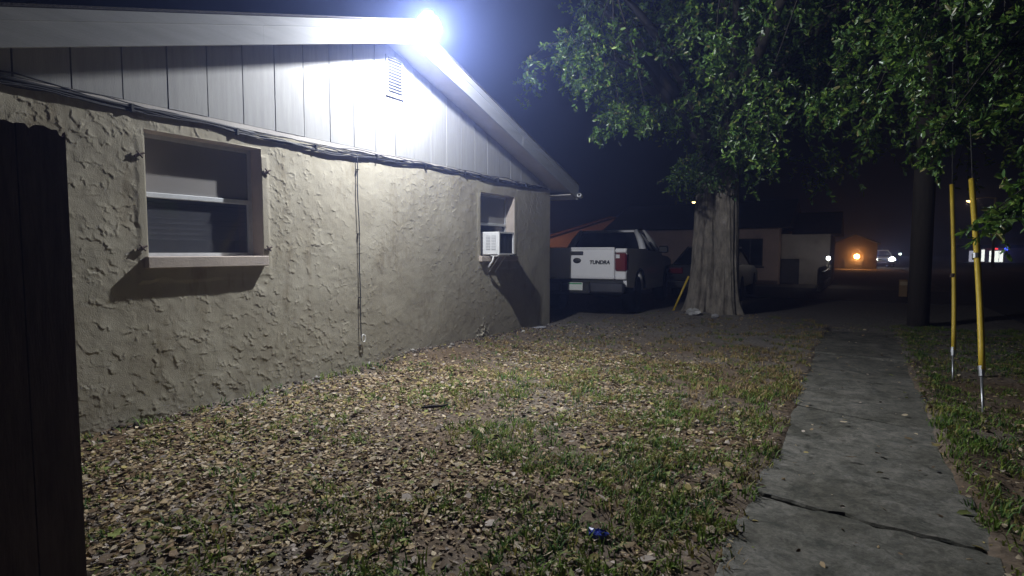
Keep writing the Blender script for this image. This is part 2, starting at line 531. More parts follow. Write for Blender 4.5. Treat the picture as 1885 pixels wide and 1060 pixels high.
def stucco_heights(ny, nz, step):
    H = np.zeros((ny, nz), np.float32)
    g = np.random.default_rng(21)
    yy = np.arange(ny) * step + Y0; zz = np.arange(nz) * step
    YY, ZZ = np.meshgrid(yy, zz, indexing='ij')
    dens = 0.5 + 0.7 * np.clip((5.0 - YY) / 3.0, 0, 1) + 0.25 * (ZZ > 2.0) + 0.5 * np.clip((0.5 - ZZ) / 0.5, 0, 1) + (fbm(YY * 1.1, ZZ * 1.1, 5) - 0.5) * 2.6
    # trowelled skims: smooth plates with one torn, raised edge
    for k in range(8500):
        cy = g.uniform(0, ny); cz = g.uniform(0, nz)
        dv = float(dens[int(cy), int(cz)])
        if g.random() > dv * 0.36: continue
        ln = g.uniform(0.014, 0.065) / step; wd = g.uniform(0.05, 0.16) / step
        an = g.normal(math.pi * 0.80, 0.55) if g.random() < 0.78 else g.uniform(0, 6.28)
        hh = g.uniform(0.0015, 0.0052) * (0.55 + 0.45 * min(dv, 1.2))
        r = int(max(ln, wd) + 4)
        i0, i1 = max(0, int(cy) - r), min(ny, int(cy) + r); j0, j1 = max(0, int(cz) - r), min(nz, int(cz) + r)
        if i1 - i0 < 3 or j1 - j0 < 3: continue
        I, J = np.meshgrid(np.arange(i0, i1) - cy, np.arange(j0, j1) - cz, indexing='ij')
        u = I * math.cos(an) + J * math.sin(an); v = -I * math.sin(an) + J * math.cos(an)
        v = v + 2.6 * (vnoise(u * 0.42 + k, np.full_like(u, k * 1.7), 3) - 0.5) * 2 + 0.03 * u * u / max(ln, 1) * g.uniform(-6, 6)
        w = np.clip(1 - (u / (ln * (1 + np.clip(-v, 0, None) / wd * 0.9))) ** 2, 0, 1)
        edge = np.clip(-v / 0.8 + 0.5, 0, 1)                    # torn edge at v = 0
        fall = 0.55 * np.clip(1 + v / wd, 0, 1) ** 2 + 0.45 * np.clip(1 + v / (0.22 * wd), 0, 1)                  # feathers out behind it
        P = hh * w ** 0.6 * edge * fall
        H[i0:i1, j0:j1] = np.maximum(H[i0:i1, j0:j1], P) + 0.25 * np.minimum(H[i0:i1, j0:j1], P)
    H += (fbm(YY * 3, ZZ * 3, 8) - 0.5) * 0.016 + (fbm(YY * 26, ZZ * 26, 11, 2) - 0.5) * 0.0016
    # smooth hand-rubbed bands round the windows
    for (a, b, c, d) in (WIN1, WIN2):
        dist = np.maximum(np.maximum(a - YY, YY - b), np.maximum(c - ZZ, ZZ - d))
        w = np.clip((0.085 - dist + (fbm(YY * 9, ZZ * 9, 2) - 0.5) * 0.05) / 0.03, 0, 1)
        H = H * (1 - 0.8 * w) + 0.006 * w
    # crumbled patch at the foot of the wall
    w = np.clip(1 - np.hypot((YY - 6.95) / 0.22, (ZZ - 0.2) / 0.2), 0, 1)
    H += w * (fbm(YY * 30, ZZ * 30, 31, 3) - 0.45) * 0.09
    return H


def make_wall():
    step = 0.006
    ny = int((Y1 - Y0) / step) + 1; nz = int((ZT + 0.12) / step) + 1
    H = stucco_heights(ny, nz, step)
    yy = Y0 + np.linspace(0, Y1 - Y0, ny); zz = -0.12 + np.linspace(0, ZT + 0.12, nz)
    # snap nearest grid lines to the openings
    for (a, b, c, d) in (WIN1, WIN2):
        for t in (a, b): yy[np.argmin(abs(yy - t))] = t
        for t in (c, d): zz[np.argmin(abs(zz - t))] = t
    YY, ZZ = np.meshgrid(yy, zz, indexing='ij')
    for (a, b, c, d) in (WIN1, WIN2):
        on = (YY >= a - 1e-6) & (YY <= b + 1e-6) & (ZZ >= c - 1e-6) & (ZZ <= d + 1e-6)
        H = np.where(on, 0.004, H)
    H[0, :] = 0; H[-1, :] = 0
    v = np.stack([np.full_like(YY, WALL_X) + H, YY, ZZ], -1).reshape(-1, 3) - np.array([WALL_X, RY, 0])
    i = np.arange(ny - 1)[:, None] * nz + np.arange(nz - 1)[None, :]
    ym = (YY[:-1, :-1] + YY[1:, 1:]) / 2; zm = (ZZ[:-1, :-1] + ZZ[1:, 1:]) / 2
    keep = np.ones_like(ym, bool)
    for (a, b, c, d) in (WIN1, WIN2): keep &= ~((ym > a) & (ym < b) & (zm > c) & (zm < d))
    i = i[keep]
    q = np.stack([i, i + nz, i + nz + 1, i + 1], -1).reshape(-1, 4)
    link('stucco_wall', fast_mesh('stucco_wall', v, q, True), M_stucco, house)
    # the rest of the shell
    mb = MB()
    mb.box((-15.0, Y1 - 0.2, -0.1), (WALL_X - 0.001, Y1 - 0.001, ZT))
    mb.box((-15.0, Y0 + 0.001, -0.1), (WALL_X - 0.001, Y0 + 0.2, ZT))
    mb.box((-15.2, Y0, -0.1), (-15.0, Y1, ZT))
    mb.build('side_wall', M_stucco, house)


make_wall()


def make_window(w, parent):
    a, b, c, d = w
    rec = 0.17
    xo, xi = WALL_X + 0.003, WALL_X - rec
    win = MB()
    # reveals
    win.add([(xo, a, c), (xi, a, c), (xi, a, d), (xo, a, d)], [(0, 1, 2, 3)])
    win.add([(xo, b, c), (xi, b, c), (xi, b, d), (xo, b, d)], [(0, 3, 2, 1)])
    win.add([(xo, a, d), (xi, a, d), (xi, b, d), (xo, b, d)], [(0, 1, 2, 3)])
    win.add([(xo, a, c), (xi, a, c), (xi, b, c), (xo, b, c)], [(0, 3, 2, 1)])
    wo = win.build('window', M_smooth, parent)
    xf = WALL_X - 0.15                    # front of the frame
    fr = MB(); t = 0.035
    fr.box((xf - 0.05, a, c), (xf, a + t, d)); fr.box((xf - 0.05, b - t, c), (xf, b, d))
    fr.box((xf - 0.05, a + t, c), (xf, b - t, c + t)); fr.box((xf - 0.05, a + t, d - t), (xf, b - t, d))
    fr.build('window_frame', M_alum, wo)
    mid = 1.765 if w is WIN1 else 1.73
    MB().bevbox((xf - 0.04, a + t, mid - 0.02), (xf + 0.012, b - t, mid + 0.02), 0.004).build('meeting_rail', M_alum, wo)
    MB().box((xf - 0.030, a + t, mid + 0.02), (xf - 0.026, b - t, d - t)).build('pane', M_glass, wo)
    MB().box((xf - 0.036, a + t, c + t), (xf - 0.032, b - t, mid - 0.02)).build('pane', M_glass, wo)
    MB().box((xf - 0.012, a + t, mid + 0.02), (xf - 0.011, b - t, d - t)).build('insect_screen', M_screen, wo)
    # room behind, with a closed blind
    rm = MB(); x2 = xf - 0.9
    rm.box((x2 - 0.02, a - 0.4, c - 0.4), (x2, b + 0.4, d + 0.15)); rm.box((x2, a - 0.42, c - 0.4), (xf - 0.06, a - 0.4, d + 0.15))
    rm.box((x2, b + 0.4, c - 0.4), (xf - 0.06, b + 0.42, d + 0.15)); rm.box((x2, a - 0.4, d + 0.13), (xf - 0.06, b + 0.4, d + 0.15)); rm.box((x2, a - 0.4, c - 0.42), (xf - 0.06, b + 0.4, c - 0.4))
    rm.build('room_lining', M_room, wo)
    z = (1.43 if w is WIN1 else c + t + 0.02); k = 0
    me = None
    ztop = d - t
    while z < ztop:
        Mx = Matrix.Translation((xf - 0.066, 0, z)) @ Matrix.Rotation(R(58 + 7 * math.sin(k * 1.7)), 4, 'Y')
        MB().box((-0.024, a + 0.02, -0.001), (0.024, b - 0.02, 0.001), Mx).build('blind_slat', M_blind, wo)
        z += 0.044; k += 1
    # sill
    if w is WIN1:
        MB().bevbox((xf, a - 0.035, c - 0.085), (WALL_X + 0.066, b + 0.012, c + 0.006), 0.006).build('sill', M_smooth, wo)
    else:
        MB().bevbox((xf, a - 0.05, c - 0.075), (WALL_X + 0.06, b + 0.03, c + 0.006), 0.006).build('sill', M_smooth, wo)
    return wo


make_window(WIN1, house)
make_window(WIN2, house)


def make_gable():
    bw = 0.3255; gap = 0.010
    mb = MB()
    mb.prism([(Y0, ZT), (Y1, ZT), (Y1, rake_z(Y1) + 0.12), (RY, rake_z(RY) + 0.12), (Y0, rake_z(Y0) + 0.12)], 0, WALL_X - 0.12, WALL_X - 0.012)
    mb.build('gable_backing', M_gap, house)
    y = 2.20 - bw * 5; k = 0
    while y < Y1 - 0.02:
        ya, yb = max(y + gap / 2, Y0), min(y + bw - gap / 2, Y1)
        if yb - ya > 0.05:
            pts = [(ya, ZT + 0.012), (yb, ZT + 0.012), (yb, rake_z(yb) + 0.095)]
            if ya < RY < yb: pts.append((RY, rake_z(RY) + 0.095))
            pts.append((ya, rake_z(ya) + 0.095))
            dx = 0.0015 * math.sin(k * 2.3)
            MB().prism(pts, 0, WALL_X - 0.012, WALL_X + 0.006 + dx).build('siding_board', M_board, house)
        y += bw; k += 1
    # rail under the boards
    MB().box((WALL_X - 0.01, Y0, ZT - 0.03), (WALL_X + 0.004, Y1, ZT + 0.010)).build('bottom_rail', M_soffit, house)
    # louvred vent
    va, vb, vc, vd = 4.97, 5.26, 3.13, 3.55
    f = MB(); x = WALL_X + 0.008
    f.box((x, va, vc), (x + 0.02, va + 0.022, vd)); f.box((x, vb - 0.022, vc), (x + 0.02, vb, vd)); f.box((x, va, vc - 0.022), (x + 0.02, vb, vc)); f.box((x, va, vd), (x + 0.02, vb, vd + 0.022))
    vent = f.build('gable_vent', M_board, house)
    MB().box((x, va + 0.022, vc), (x + 0.003, vb - 0.022, vd)).build('vent_backing', M_gap, vent)
    n = 12
    for i in range(n):
        z = vc + (i + 0.5) * (vd - vc) / n
        Mx = Matrix.Translation((x + 0.012, 0, z)) @ Matrix.Rotation(R(35), 4, 'Y')
        MB().box((-0.012, va + 0.022, -0.0015), (0.012, vb - 0.022, 0.0015), Mx).build('vent_slat', M_board, vent)


make_gable()


def make_roof():
    ye0, ye1 = RY - 4.39, RY + 4.39
    x_out = WALL_X + OV
    # two roof planes
    for s, ye in ((-1, ye0), (1, ye1)):
        ze = rake_z(ye); zr = rake_z(RY)
        MB().prism([(ye, ze + 0.10), (RY, zr + 0.10), (RY, zr + 0.235), (ye, ze + 0.235)], 0, -15.6, x_out - 0.002).build('roof_plane', M_shingle, house)
        MB().prism([(ye, ze + 0.236), (RY, zr + 0.236), (RY, zr + 0.25), (ye, ze + 0.25)], 0, -15.6, x_out + 0.05).build('shingle_edge', M_shingle, house)
        # soffit lining under the gable overhang
        MB().prism([(ye, ze + 0.085), (RY, zr + 0.085), (RY, zr + 0.098), (ye, ze + 0.098)], 0, WALL_X - 0.1, x_out).build('soffit', M_soffit, house)
        # rake boards, with a butt joint, and the trim strip above
        cuts = [RY, 3.10, ye0] if s < 0 else [RY, 7.4, ye1]
        for j in range(2):
            p, q = cuts[j], cuts[j + 1]
            g = 0.0025 * s
            dx = 0.002 * j
            MB().prism([(p + g, rake_z(p)), (q, rake_z(q)), (q, rake_z(q) + 0.16), (p + g, rake_z(p) + 0.16)], 0, x_out, x_out + 0.024 + dx).build('rake_board', M_fascia, house)
        MB().prism([(RY, zr + 0.155), (ye, ze + 0.155), (ye, ze + 0.228), (RY, zr + 0.228)], 0, x_out + 0.001, x_out + 0.038).build('rake_trim', M_fascia, house)
        # eave fascia and boxed eave
        yb = ye - 0.02 * s
        MB().box((-15.5, min(ye, ye + .02 * s), ze - 0.01), (x_out + 0.02, max(ye, ye + .02 * s), ze + 0.2)).build('eave_board', M_fascia, house)
        ys = Y1 if s > 0 else Y0
        MB().box((-15.5, min(ys, ye) + 0.002, ze + 0.05), (x_out - 0.002, max(ys, ye) - 0.002, ze + 0.065)).build('eave_soffit', M_soffit, house)


make_roof()


# ------------------------------------------------------------------ floodlight on the ridge
def make_floodlight():
    # bulb: even spill all round plus an added spot that brightens the yard
    X, Y, Z = FLOOD_POS
    x0 = WALL_X + OV + 0.04
    t = thing('floodlight', 'glaring white globe floodlight on an arm at the roof peak', 'floodlight', (x0, RY, 3.7))
    MB().bevbox((x0 - 0.005, RY - 0.06, 3.66), (x0 + 0.02, RY + 0.06, 3.80), 0.01).build('mounting_plate', M_white_plastic, t)
    MB().tube([(x0 + 0.015, RY, 3.73), (x0 + 0.08, RY - 0.01, 3.80), (X - 0.06, Y + 0.03, 3.86), (X, Y, 3.85)], 0.013, 8).build('arm', M_white_plastic, t, True)
    MB().lathe([(0.03, 0.06), (0.06, 0.045), (0.07, 0.0), (0.065, -0.01)], 16, Matrix.Translation((X, Y, Z + 0.12))).build('cap', M_white_plastic, t, True)
    prof = [(0.138 * math.sin(a), 0.138 * math.cos(a)) for a in np.linspace(0.02, math.pi - 0.02, 14)]
    MB().lathe(prof, 20, Matrix.Translation((X, Y, Z))).build('globe', emit('lit_globe', (0.93, 0.97, 1.0), 18.0, 0.9), t, True)
    l = bpy.data.lights.new('floodlight_bulb', 'POINT'); l.energy = FLOOD_W; l.color = FLOOD_COL; l.shadow_soft_size = 0.03
    lo = bpy.data.objects.new('floodlight_bulb', l); COL.objects.link(lo); lo.parent = t; lo.location = (X - x0, Y - RY, Z - 3.7)
    sp = bpy.data.lights.new('yard_fill_spot', 'SPOT'); sp.energy = YARD_FILL_W; sp.color = FLOOD_COL; sp.shadow_soft_size = 0.03; sp.spot_size = R(126); sp.spot_blend = 1.0
    so = bpy.data.objects.new('yard_fill_spot', sp); COL.objects.link(so); so.parent = t; so.location = lo.location
    so.rotation_euler = (Vector((-2.0, 3.3, 0.0)) - Vector(FLOOD_POS)).to_track_quat('-Z', 'Y').to_euler()


make_floodlight()


# ------------------------------------------------------------------ things on the wall
def make_aircon():
    xb, xf = WALL_X - 0.12, WALL_X + 0.25
    a, b, c, d = 7.02, 7.44, 1.262, 1.60
    t = thing('window_air_conditioner', 'white window air conditioner jutting out above the right window sill', 'air conditioner', (WALL_X + 0.1, 7.23, 1.25))
    MB().bevbox((xb, a, c), (xf - 0.03, b, d), 0.012).build('case', M_white_plastic, t)
    fr = MB(); w = 0.022
    fr.box((xf - 0.03, a, c), (xf, a + w, d)); fr.box((xf - 0.03, b - w, c), (xf, b, d)); fr.box((xf - 0.03, a + w, c), (xf, b - w, c + w)); fr.box((xf - 0.03, a + w, d - w), (xf, b - w, d))
    fr.build('rear_frame', M_white_plastic, t)
    coil = MB().box((xf - 0.03, a + w, c + w), (xf - 0.022, b - w, d - w)).build('coil', M_coil, t)
    for k in range(9):
        y = a + w + (k + 1) * (b - a - 2 * w) / 10
        MB().box((xf - 0.022, y - 0.0015, c + w), (xf - 0.012, y + 0.0015, d - w)).build('coil_guard', M_black, coil)
    grey = mat('louvre_grey', (0.42, 0.43, 0.45), 0.5, var=0.05)
    for (p, q) in ((WALL_X + 0.02, WALL_X + 0.095), (WALL_X + 0.115, WALL_X + 0.19)):
        lv = MB().box((p, a - 0.002, c + 0.07), (q, a, d - 0.055)).build('louvre_panel', grey, t)
        for k in range(9):
            z = c + 0.085 + k * 0.0225
            MB().box((p + 0.004, a - 0.006, z), (q - 0.004, a - 0.002, z + 0.011)).build('louvre', M_white_plastic, lv)
    # side filler panel in the window
    MB().box((WALL_X - 0.1, 6.905, c), (WALL_X - 0.09, a - 0.001, d)).build('filler_panel', M_black, t)
    MB().box((WALL_X - 0.1, b + 0.001, c), (WALL_X - 0.09, 7.855, d)).build('filler_panel', M_white_plastic, t)
    MB().bevbox((WALL_X + 0.08, a + 0.02, c - 0.022), (WALL_X + 0.235, b - 0.10, c - 0.001), 0.004).build('base_pan', M_white_plastic, t)
    br = MB()
    br.box((WALL_X + 0.062, b - 0.04, c - 0.02), (xf + 0.03, b - 0.015, c - 0.001)); br.box((xf + 0.005, b - 0.04, c - 0.001), (xf + 0.03, b + 0.02, c + 0.012))
    br.build('support_rail', M_black, t)
    for y in (a + 0.08, a + 0.25):
        MB().tube([(xf - 0.05, y, c - 0.022), (WALL_X + 0.012, y, c - 0.26)], 0.010, 6).build('support_strut', M_steel, t)
    MB().tube([(WALL_X + 0.13, a + 0.03, c - 0.022), (WALL_X + 0.12, a + 0.02, c - 0.09), (WALL_X + 0.09, a + 0.01, c - 0.13), (WALL_X + 0.06, a - 0.0, c - 0.19)], 0.013, 8).build('drain_hose', M_white_cable, t, True)


make_aircon()


def make_cables():
    t = thing('cable_bundle', 'tangled bundle of dark cables running along the top of the wall', 'cables', (WALL_X + 0.03, RY, 2.4))
    r = random.Random(3)
    for k in range(7):
        pts = []; y = Y0 + 0.02
        ph = r.uniform(0, 9); off = r.uniform(-0.028, 0.028); amp = r.uniform(0.008, 0.024)
        z_off = 0.0
        yend = Y1 - r.uniform(0.05, 0.5)
        while y < yend:
            base = 2.395 - 0.045 * math.exp(-((y - 3.7) / 1.1) ** 2) + 0.018 * math.exp(-((y - 1.0) / 0.8) ** 2)
            z = base + off + amp * math.sin(y * 2.1 + ph) + 0.014 * math.sin(y * 6.3 + 2 * ph) + r.uniform(-0.004, 0.004)
            x = WALL_X + 0.017 + 0.005 * math.sin(y * 3.1 + ph * 1.7) + 0.001 * k
            pts.append((x, y, z)); y += 0.10 if k < 6 else 0.07
        MB().tube(pts, r.uniform(0.004, 0.007), 6).build('cable', M_cable, t, True)
    # fat black conduit at the near end
    pts = [(WALL_X + 0.019, y, 2.425 - 0.018 * (y - Y0) + 0.006 * math.sin(y * 5)) for y in np.arange(Y0 + 0.02, 3.3, 0.15)]
    MB().tube(pts, [0.014 - 0.003 * i / len(pts) for i in range(len(pts))], 8).build('conduit', M_cable, t, True)
    for y in np.arange(1.4, 9, 0.85):
        zc = 2.395 - 0.045 * math.exp(-((y - 3.7) / 1.1) ** 2)
        MB().box((WALL_X + 0.004, y - 0.009, zc - 0.03), (WALL_X + 0.036, y + 0.009, zc + 0.03)).build('clip', M_black, t)
    # drop wire with a white coil at its end
    d = thing('drop_wire', 'thin dark wire hanging down the middle of the stucco wall', 'wire', (WALL_X + 0.02, 4.51, 0.3))
    pts = [(WALL_X + 0.022 + 0.004 * math.sin(z * 5), 4.51 + 0.006 * math.sin(z * 2.2) + 0.004 * math.sin(z * 9), z) for z in np.linspace(2.37, 0.33, 26)]
    MB().tube(pts, 0.0058, 6).build('wire', M_cable, d, True)
    for z in (2.2, 1.5, 0.8):
        MB().box((WALL_X + 0.002, 4.50, z), (WALL_X + 0.032, 4.522, z + 0.008)).build('staple', M_black, d)
    c = []
    for k in range(19):
        a = 2 * math.pi * k / 18 * 0.93 + 1.3
        c.append((WALL_X + 0.03, 4.545 + 0.028 * math.cos(a), 0.345 + 0.042 * math.sin(a)))
    MB().tube(c, 0.006, 6).build('white_loop', M_white_cable, d, True)


make_cables()


def make_hooks():
    pos = [(2.29, 2.05, 'upper left'), (2.285, 1.34, 'lower left'), (3.39, 2.05, 'upper right'), (3.385, 1.34, 'lower right')]
    for (y, z, w) in pos:
        t = thing('shutter_hook', f'small rusty iron shutter hook at the {w} side of the left window', 'hook', (WALL_X + 0.01, y, z), group='shutter hooks')
        MB().tube([(WALL_X, y, z), (WALL_X + 0.018, y, z)], 0.010, 7).build('pin', M_rust, t)
        MB().tube([(WALL_X + 0.016, y - 0.035, z - 0.018), (WALL_X + 0.019, y, z), (WALL_X + 0.016, y + 0.035, z + 0.014)], 0.008, 6).build('bar', M_rust, t)
        MB().tube([(WALL_X + 0.018, y - 0.02, z + 0.024), (WALL_X + 0.021, y, z), (WALL_X + 0.018, y + 0.024, z - 0.024)], 0.006, 6).build('bar', M_rust, t)


make_hooks()


def make_camera():
    x = WALL_X + OV + 0.03; y = 9.33; z = 2.30
    t = thing('security_camera', 'small white security camera at the low end of the roof edge', 'camera', (x, y, z))
    MB().lathe([(0.028, 0), (0.03, 0.012), (0.02, 0.02)], 12, Matrix.Translation((x, y, z)) @ Matrix.Rotation(R(90), 4, 'Y')).build('mount', M_white_plastic, t, True)
    Mx = Matrix.Translation((x + 0.045, y + 0.01, z - 0.005)) @ Matrix.Rotation(R(70), 4, 'X')
    MB().lathe([(0.02, -0.045), (0.034, -0.035), (0.036, 0.035), (0.03, 0.05)], 14, Mx).build('housing', M_white_plastic, t, True)
    MB().lathe([(0.024, 0.05), (0.022, 0.054)], 12, Mx).build('lens', M_black, t, True)
    MB().tube([(x + 0.01, y, z), (x + 0.03, y + 0.005, z - 0.002)], 0.012, 8).build('stem', M_white_plastic, t)


make_camera()


# ------------------------------------------------------------------ near fence on the left
def make_fence():
    X = -2.40
    t = thing('plank_fence', 'dark weathered plank fence with broken ragged top at left edge', 'fence', (X, 0.1, 0))
    r = random.Random(11)
    y = 0.93; pw = 0.142
    prof = [[(0, -0.016), (0.06, -0.034), (0.13, -0.03), (0.17, -0.012), (0.3, -0.014), (0.45, -0.004), (0.62, -0.006), (0.74, -0.022), (0.83, -0.006), (1, -0.008)],
            [(0, -0.012), (0.2, -0.004), (0.35, -0.01), (0.55, 0.0), (0.8, 0.002), (1, -0.006)]]
    for k in range(9):
        ya, yb = y - pw + 0.002, y - 0.002
        pr = prof[k] if k < 2 else [(u / 8, -0.03 * r.random()) for u in range(9)]
        H = 1.745
        pts = [(yb, 0.02), (ya, 0.02)] + [(yb - (yb - ya) * u, H + dz) for u, dz in reversed(pr)]
        MB().prism(pts, 0, X - 0.018 + r.uniform(-.002, .002), X).build('plank', M_oldwood, t)
        y -= pw
    for z in (0.35, 1.45):
        MB().box((X - 0.06, 0.93 - 9 * pw, z), (X - 0.021, 0.92, z + 0.09)).build('rail', M_oldwood, t)
    MB().box((X - 0.155, 0.80, -0.1), (X - 0.061, 0.895, 1.6)).build('post', M_oldwood, t)
    MB().box((X - 0.155, -0.35, -0.1), (X - 0.061, -0.255, 1.6)).build('post', M_oldwood, t)


make_fence()


# ------------------------------------------------------------------ trees
class Leaves:
    def __init__(self): self.p = []; self.d = []; self.l = []; self.c = []

    def add(self, p, d, l, c): self.p.append(p); self.d.append(d); self.l.append(l); self.c.append(c)

    def build(self, name, parent, seed, wide=0.20, m=None):
        g = np.random.default_rng(seed)
        P = np.concatenate(self.p); D = np.concatenate(self.d); L = np.concatenate(self.l)[:, None]; C = np.concatenate(self.c)
        D /= np.linalg.norm(D, axis=1, keepdims=True) + 1e-9
        rnd = g.normal(size=P.shape); rnd[:, 2] *= 0.6
        Sd = np.cross(D, rnd); Sd /= np.linalg.norm(Sd, axis=1, keepdims=True) + 1e-9
        Nn = np.cross(Sd, D)
        w = L * wide * g.uniform(0.8, 1.15, (len(P), 1)); fold = w * 0.28; curl = L * g.uniform(-0.12, 0.16, (len(P), 1))
        b = P
        m1 = P + D * L * 0.55 - Nn * curl * 0.4
        tip = P + D * L - Nn * curl * 1.4
        l1 = P + D * L * 0.35 + Sd * w + Nn * fold; r1 = P + D * L * 0.35 - Sd * w + Nn * fold
        l2 = P + D * L * 0.75 + Sd * w * 0.75 + Nn * fold * .6 - Nn * curl * .8; r2 = P + D * L * 0.75 - Sd * w * 0.75 + Nn * fold * .6 - Nn * curl * .8
        V = np.stack([b, l1, l2, tip, r2, r1], 1).reshape(-1, 3)
        n = len(P); i = np.arange(n)[:, None] * 6
        Q = np.concatenate([i + np.array([[0, 1, 2, 3]]), i + np.array([[0, 3, 4, 5]])])
        cols = np.repeat(C, 6, 0)
        me = fast_mesh(name, V - ORIG[parent.name][0], Q, False, cols)
        return link(name, me, m or M_leaf, parent)


def leaf_tones(g, n):
    base = np.array([[0.075, 0.155, 0.03], [0.125, 0.235, 0.035], [0.09, 0.185, 0.06], [0.24, 0.36, 0.06], [0.22, 0.21, 0.08]])
    c = base[g.choice(5, n, p=[0.35, 0.3, 0.2, 0.11, 0.04])] * g.uniform(0.7, 1.3, (n, 1))
    return c


def spray(lv, tw, g, origin, direc, length, n_leaf, leaf):
    """one twig with whorled leaves, bending down towards its tip"""
    d = np.array(direc, float); d /= np.linalg.norm(d) + 1e-9
    t = np.linspace(0, 1, 5)
    bend = g.uniform(0.15, 0.5) * length
    pts = np.array(origin)[None] + d[None] * (t * length)[:, None] + np.array([0, 0, -1.0])[None] * (bend * t ** 2)[:, None]
    tw.tube(pts, [0.0035, 0.003, 0.0026, 0.002, 0.0012], 3, False)
    tt = np.clip(g.beta(1.6, 1.0, n_leaf), 0, 1)
    p = np.array(origin)[None] + d[None] * (tt * length)[:, None] + np.array([0, 0, -1.0])[None] * (bend * tt ** 2)[:, None]
    dd = d[None] * 0.7 + g.normal(size=(n_leaf, 3)) * 0.75 + np.array([0, 0, -0.18])
    lv.add(p, dd, leaf * g.uniform(0.5, 1.35, n_leaf), leaf_tones(g, n_leaf))


def clump(lv, tw, g, c, rad, sprays, n_leaf, leaf, stem_from=None, slen=0.35, lean=(0, 0, 0)):
    c = np.array(c, float); rad = np.array(rad, float)
    if stem_from is not None:
        s = np.array(stem_from, float); top = c + np.array([0, 0, rad[2] * 0.6])
        mid = (s + top) / 2 + np.array([0, 0, 0.25]) + g.normal(size=3) * 0.1
        tt = np.linspace(0, 1, 9)[:, None]
        pts = (1 - tt) ** 2 * s + 2 * tt * (1 - tt) * mid + tt ** 2 * top
        dist = np.linalg.norm(top - s)
        tw.tube(pts, list(np.linspace(min(0.03, 0.007 * dist + 0.005), 0.004, 9)), 5, False)
    for k in range(sprays):
        u = g.normal(size=3); u /= np.linalg.norm(u)
        o = c + u * rad * g.random() ** 0.45
        out = (o - c) / (rad + 1e-6)
        d = out * 0.6 + g.normal(size=3) * 0.6 + np.array(lean) + np.array([0, 0, -0.35])
        spray(lv, tw, g, o - d / (np.linalg.norm(d) + 1e-9) * slen * 0.4, d, slen * g.uniform(0.6, 1.2), n_leaf, leaf)


def trunk_mesh(name, base, R0, R1, H, lobes, seed, parent, flare=0.55, lean=(0, 0), m=None, n=140, k=110, groove=None):
    bx, by, bz = base
    th = np.linspace(0, 2 * math.pi, n, endpoint=False); t = np.linspace(0, 1, k)
    T, Z = np.meshgrid(th, t, indexing='xy')
    z = Z * H
    r = R1 + (R0 - R1) * (1 - Z) ** 1.3 + flare * R0 * np.exp(-z / 0.28)
    lob = np.cos(T * lobes + 0.8) * 0.5 + 0.5
    r = r * (1 + (0.34 * np.exp(-z / 0.42) + 0.04) * (lob - 0.4) * 1.6 + 0.10 * np.exp(-z / 0.4) * np.cos(7 * T + 1.1))
    if groove is not None:
        dth = np.abs((T - groove + math.pi) % (2 * math.pi) - math.pi)
        r = r * (1 - 0.26 * np.exp(-(dth / 0.12) ** 2) * (0.75 + 0.25 * np.sin(z * 1.3 + 1)))
        for g0, dp in ((-112, 0.22), (-66, 0.26), (-20, 0.22), (-140, 0.2)):
            d2 = np.abs((T - R(g0) + 0.05 * np.sin(z * 5) + math.pi) % (2 * math.pi) - math.pi)
            r = r * (1 - dp * np.exp(-(d2 / 0.15) ** 2) * np.exp(-z / 0.42))
    ridge = np.abs(fbm(np.cos(T) * 5.5 + 3 * z * 0.12, np.sin(T) * 5.5 + z * 0.9, seed + 11, 4) - 0.5) * 2
    r = r * (1 - 0.04 * np.clip(0.35 - ridge, 0, 1) / 0.35) * (1 + (fbm(np.cos(T) * 3 + seed, np.sin(T) * 3 + z * 0.7, seed, 4) - 0.5) * 0.22 + (fbm(np.cos(T) * 7 + 9, np.sin(T) * 7 + z * 0.9, seed + 3, 4) - 0.5) * 0.07 + (fbm(np.cos(T) * 11 + 4, np.sin(T) * 11 + z * 7, seed + 8, 3) - 0.5) * 0.06)
    V = np.stack([bx + r * np.cos(T) + lean[0] * z, by + r * np.sin(T) + lean[1] * z, bz + z - 0.12], -1).reshape(-1, 3)
    i = np.arange(k - 1)[:, None] * n; j = np.arange(n)[None, :]
    Q = np.stack([i + j, i + (j + 1) % n, i + n + (j + 1) % n, i + n + j], -1).reshape(-1, 4)
    return link(name, fast_mesh(name, V - ORIG[parent.name][0], Q, True), m or M_bark, parent)


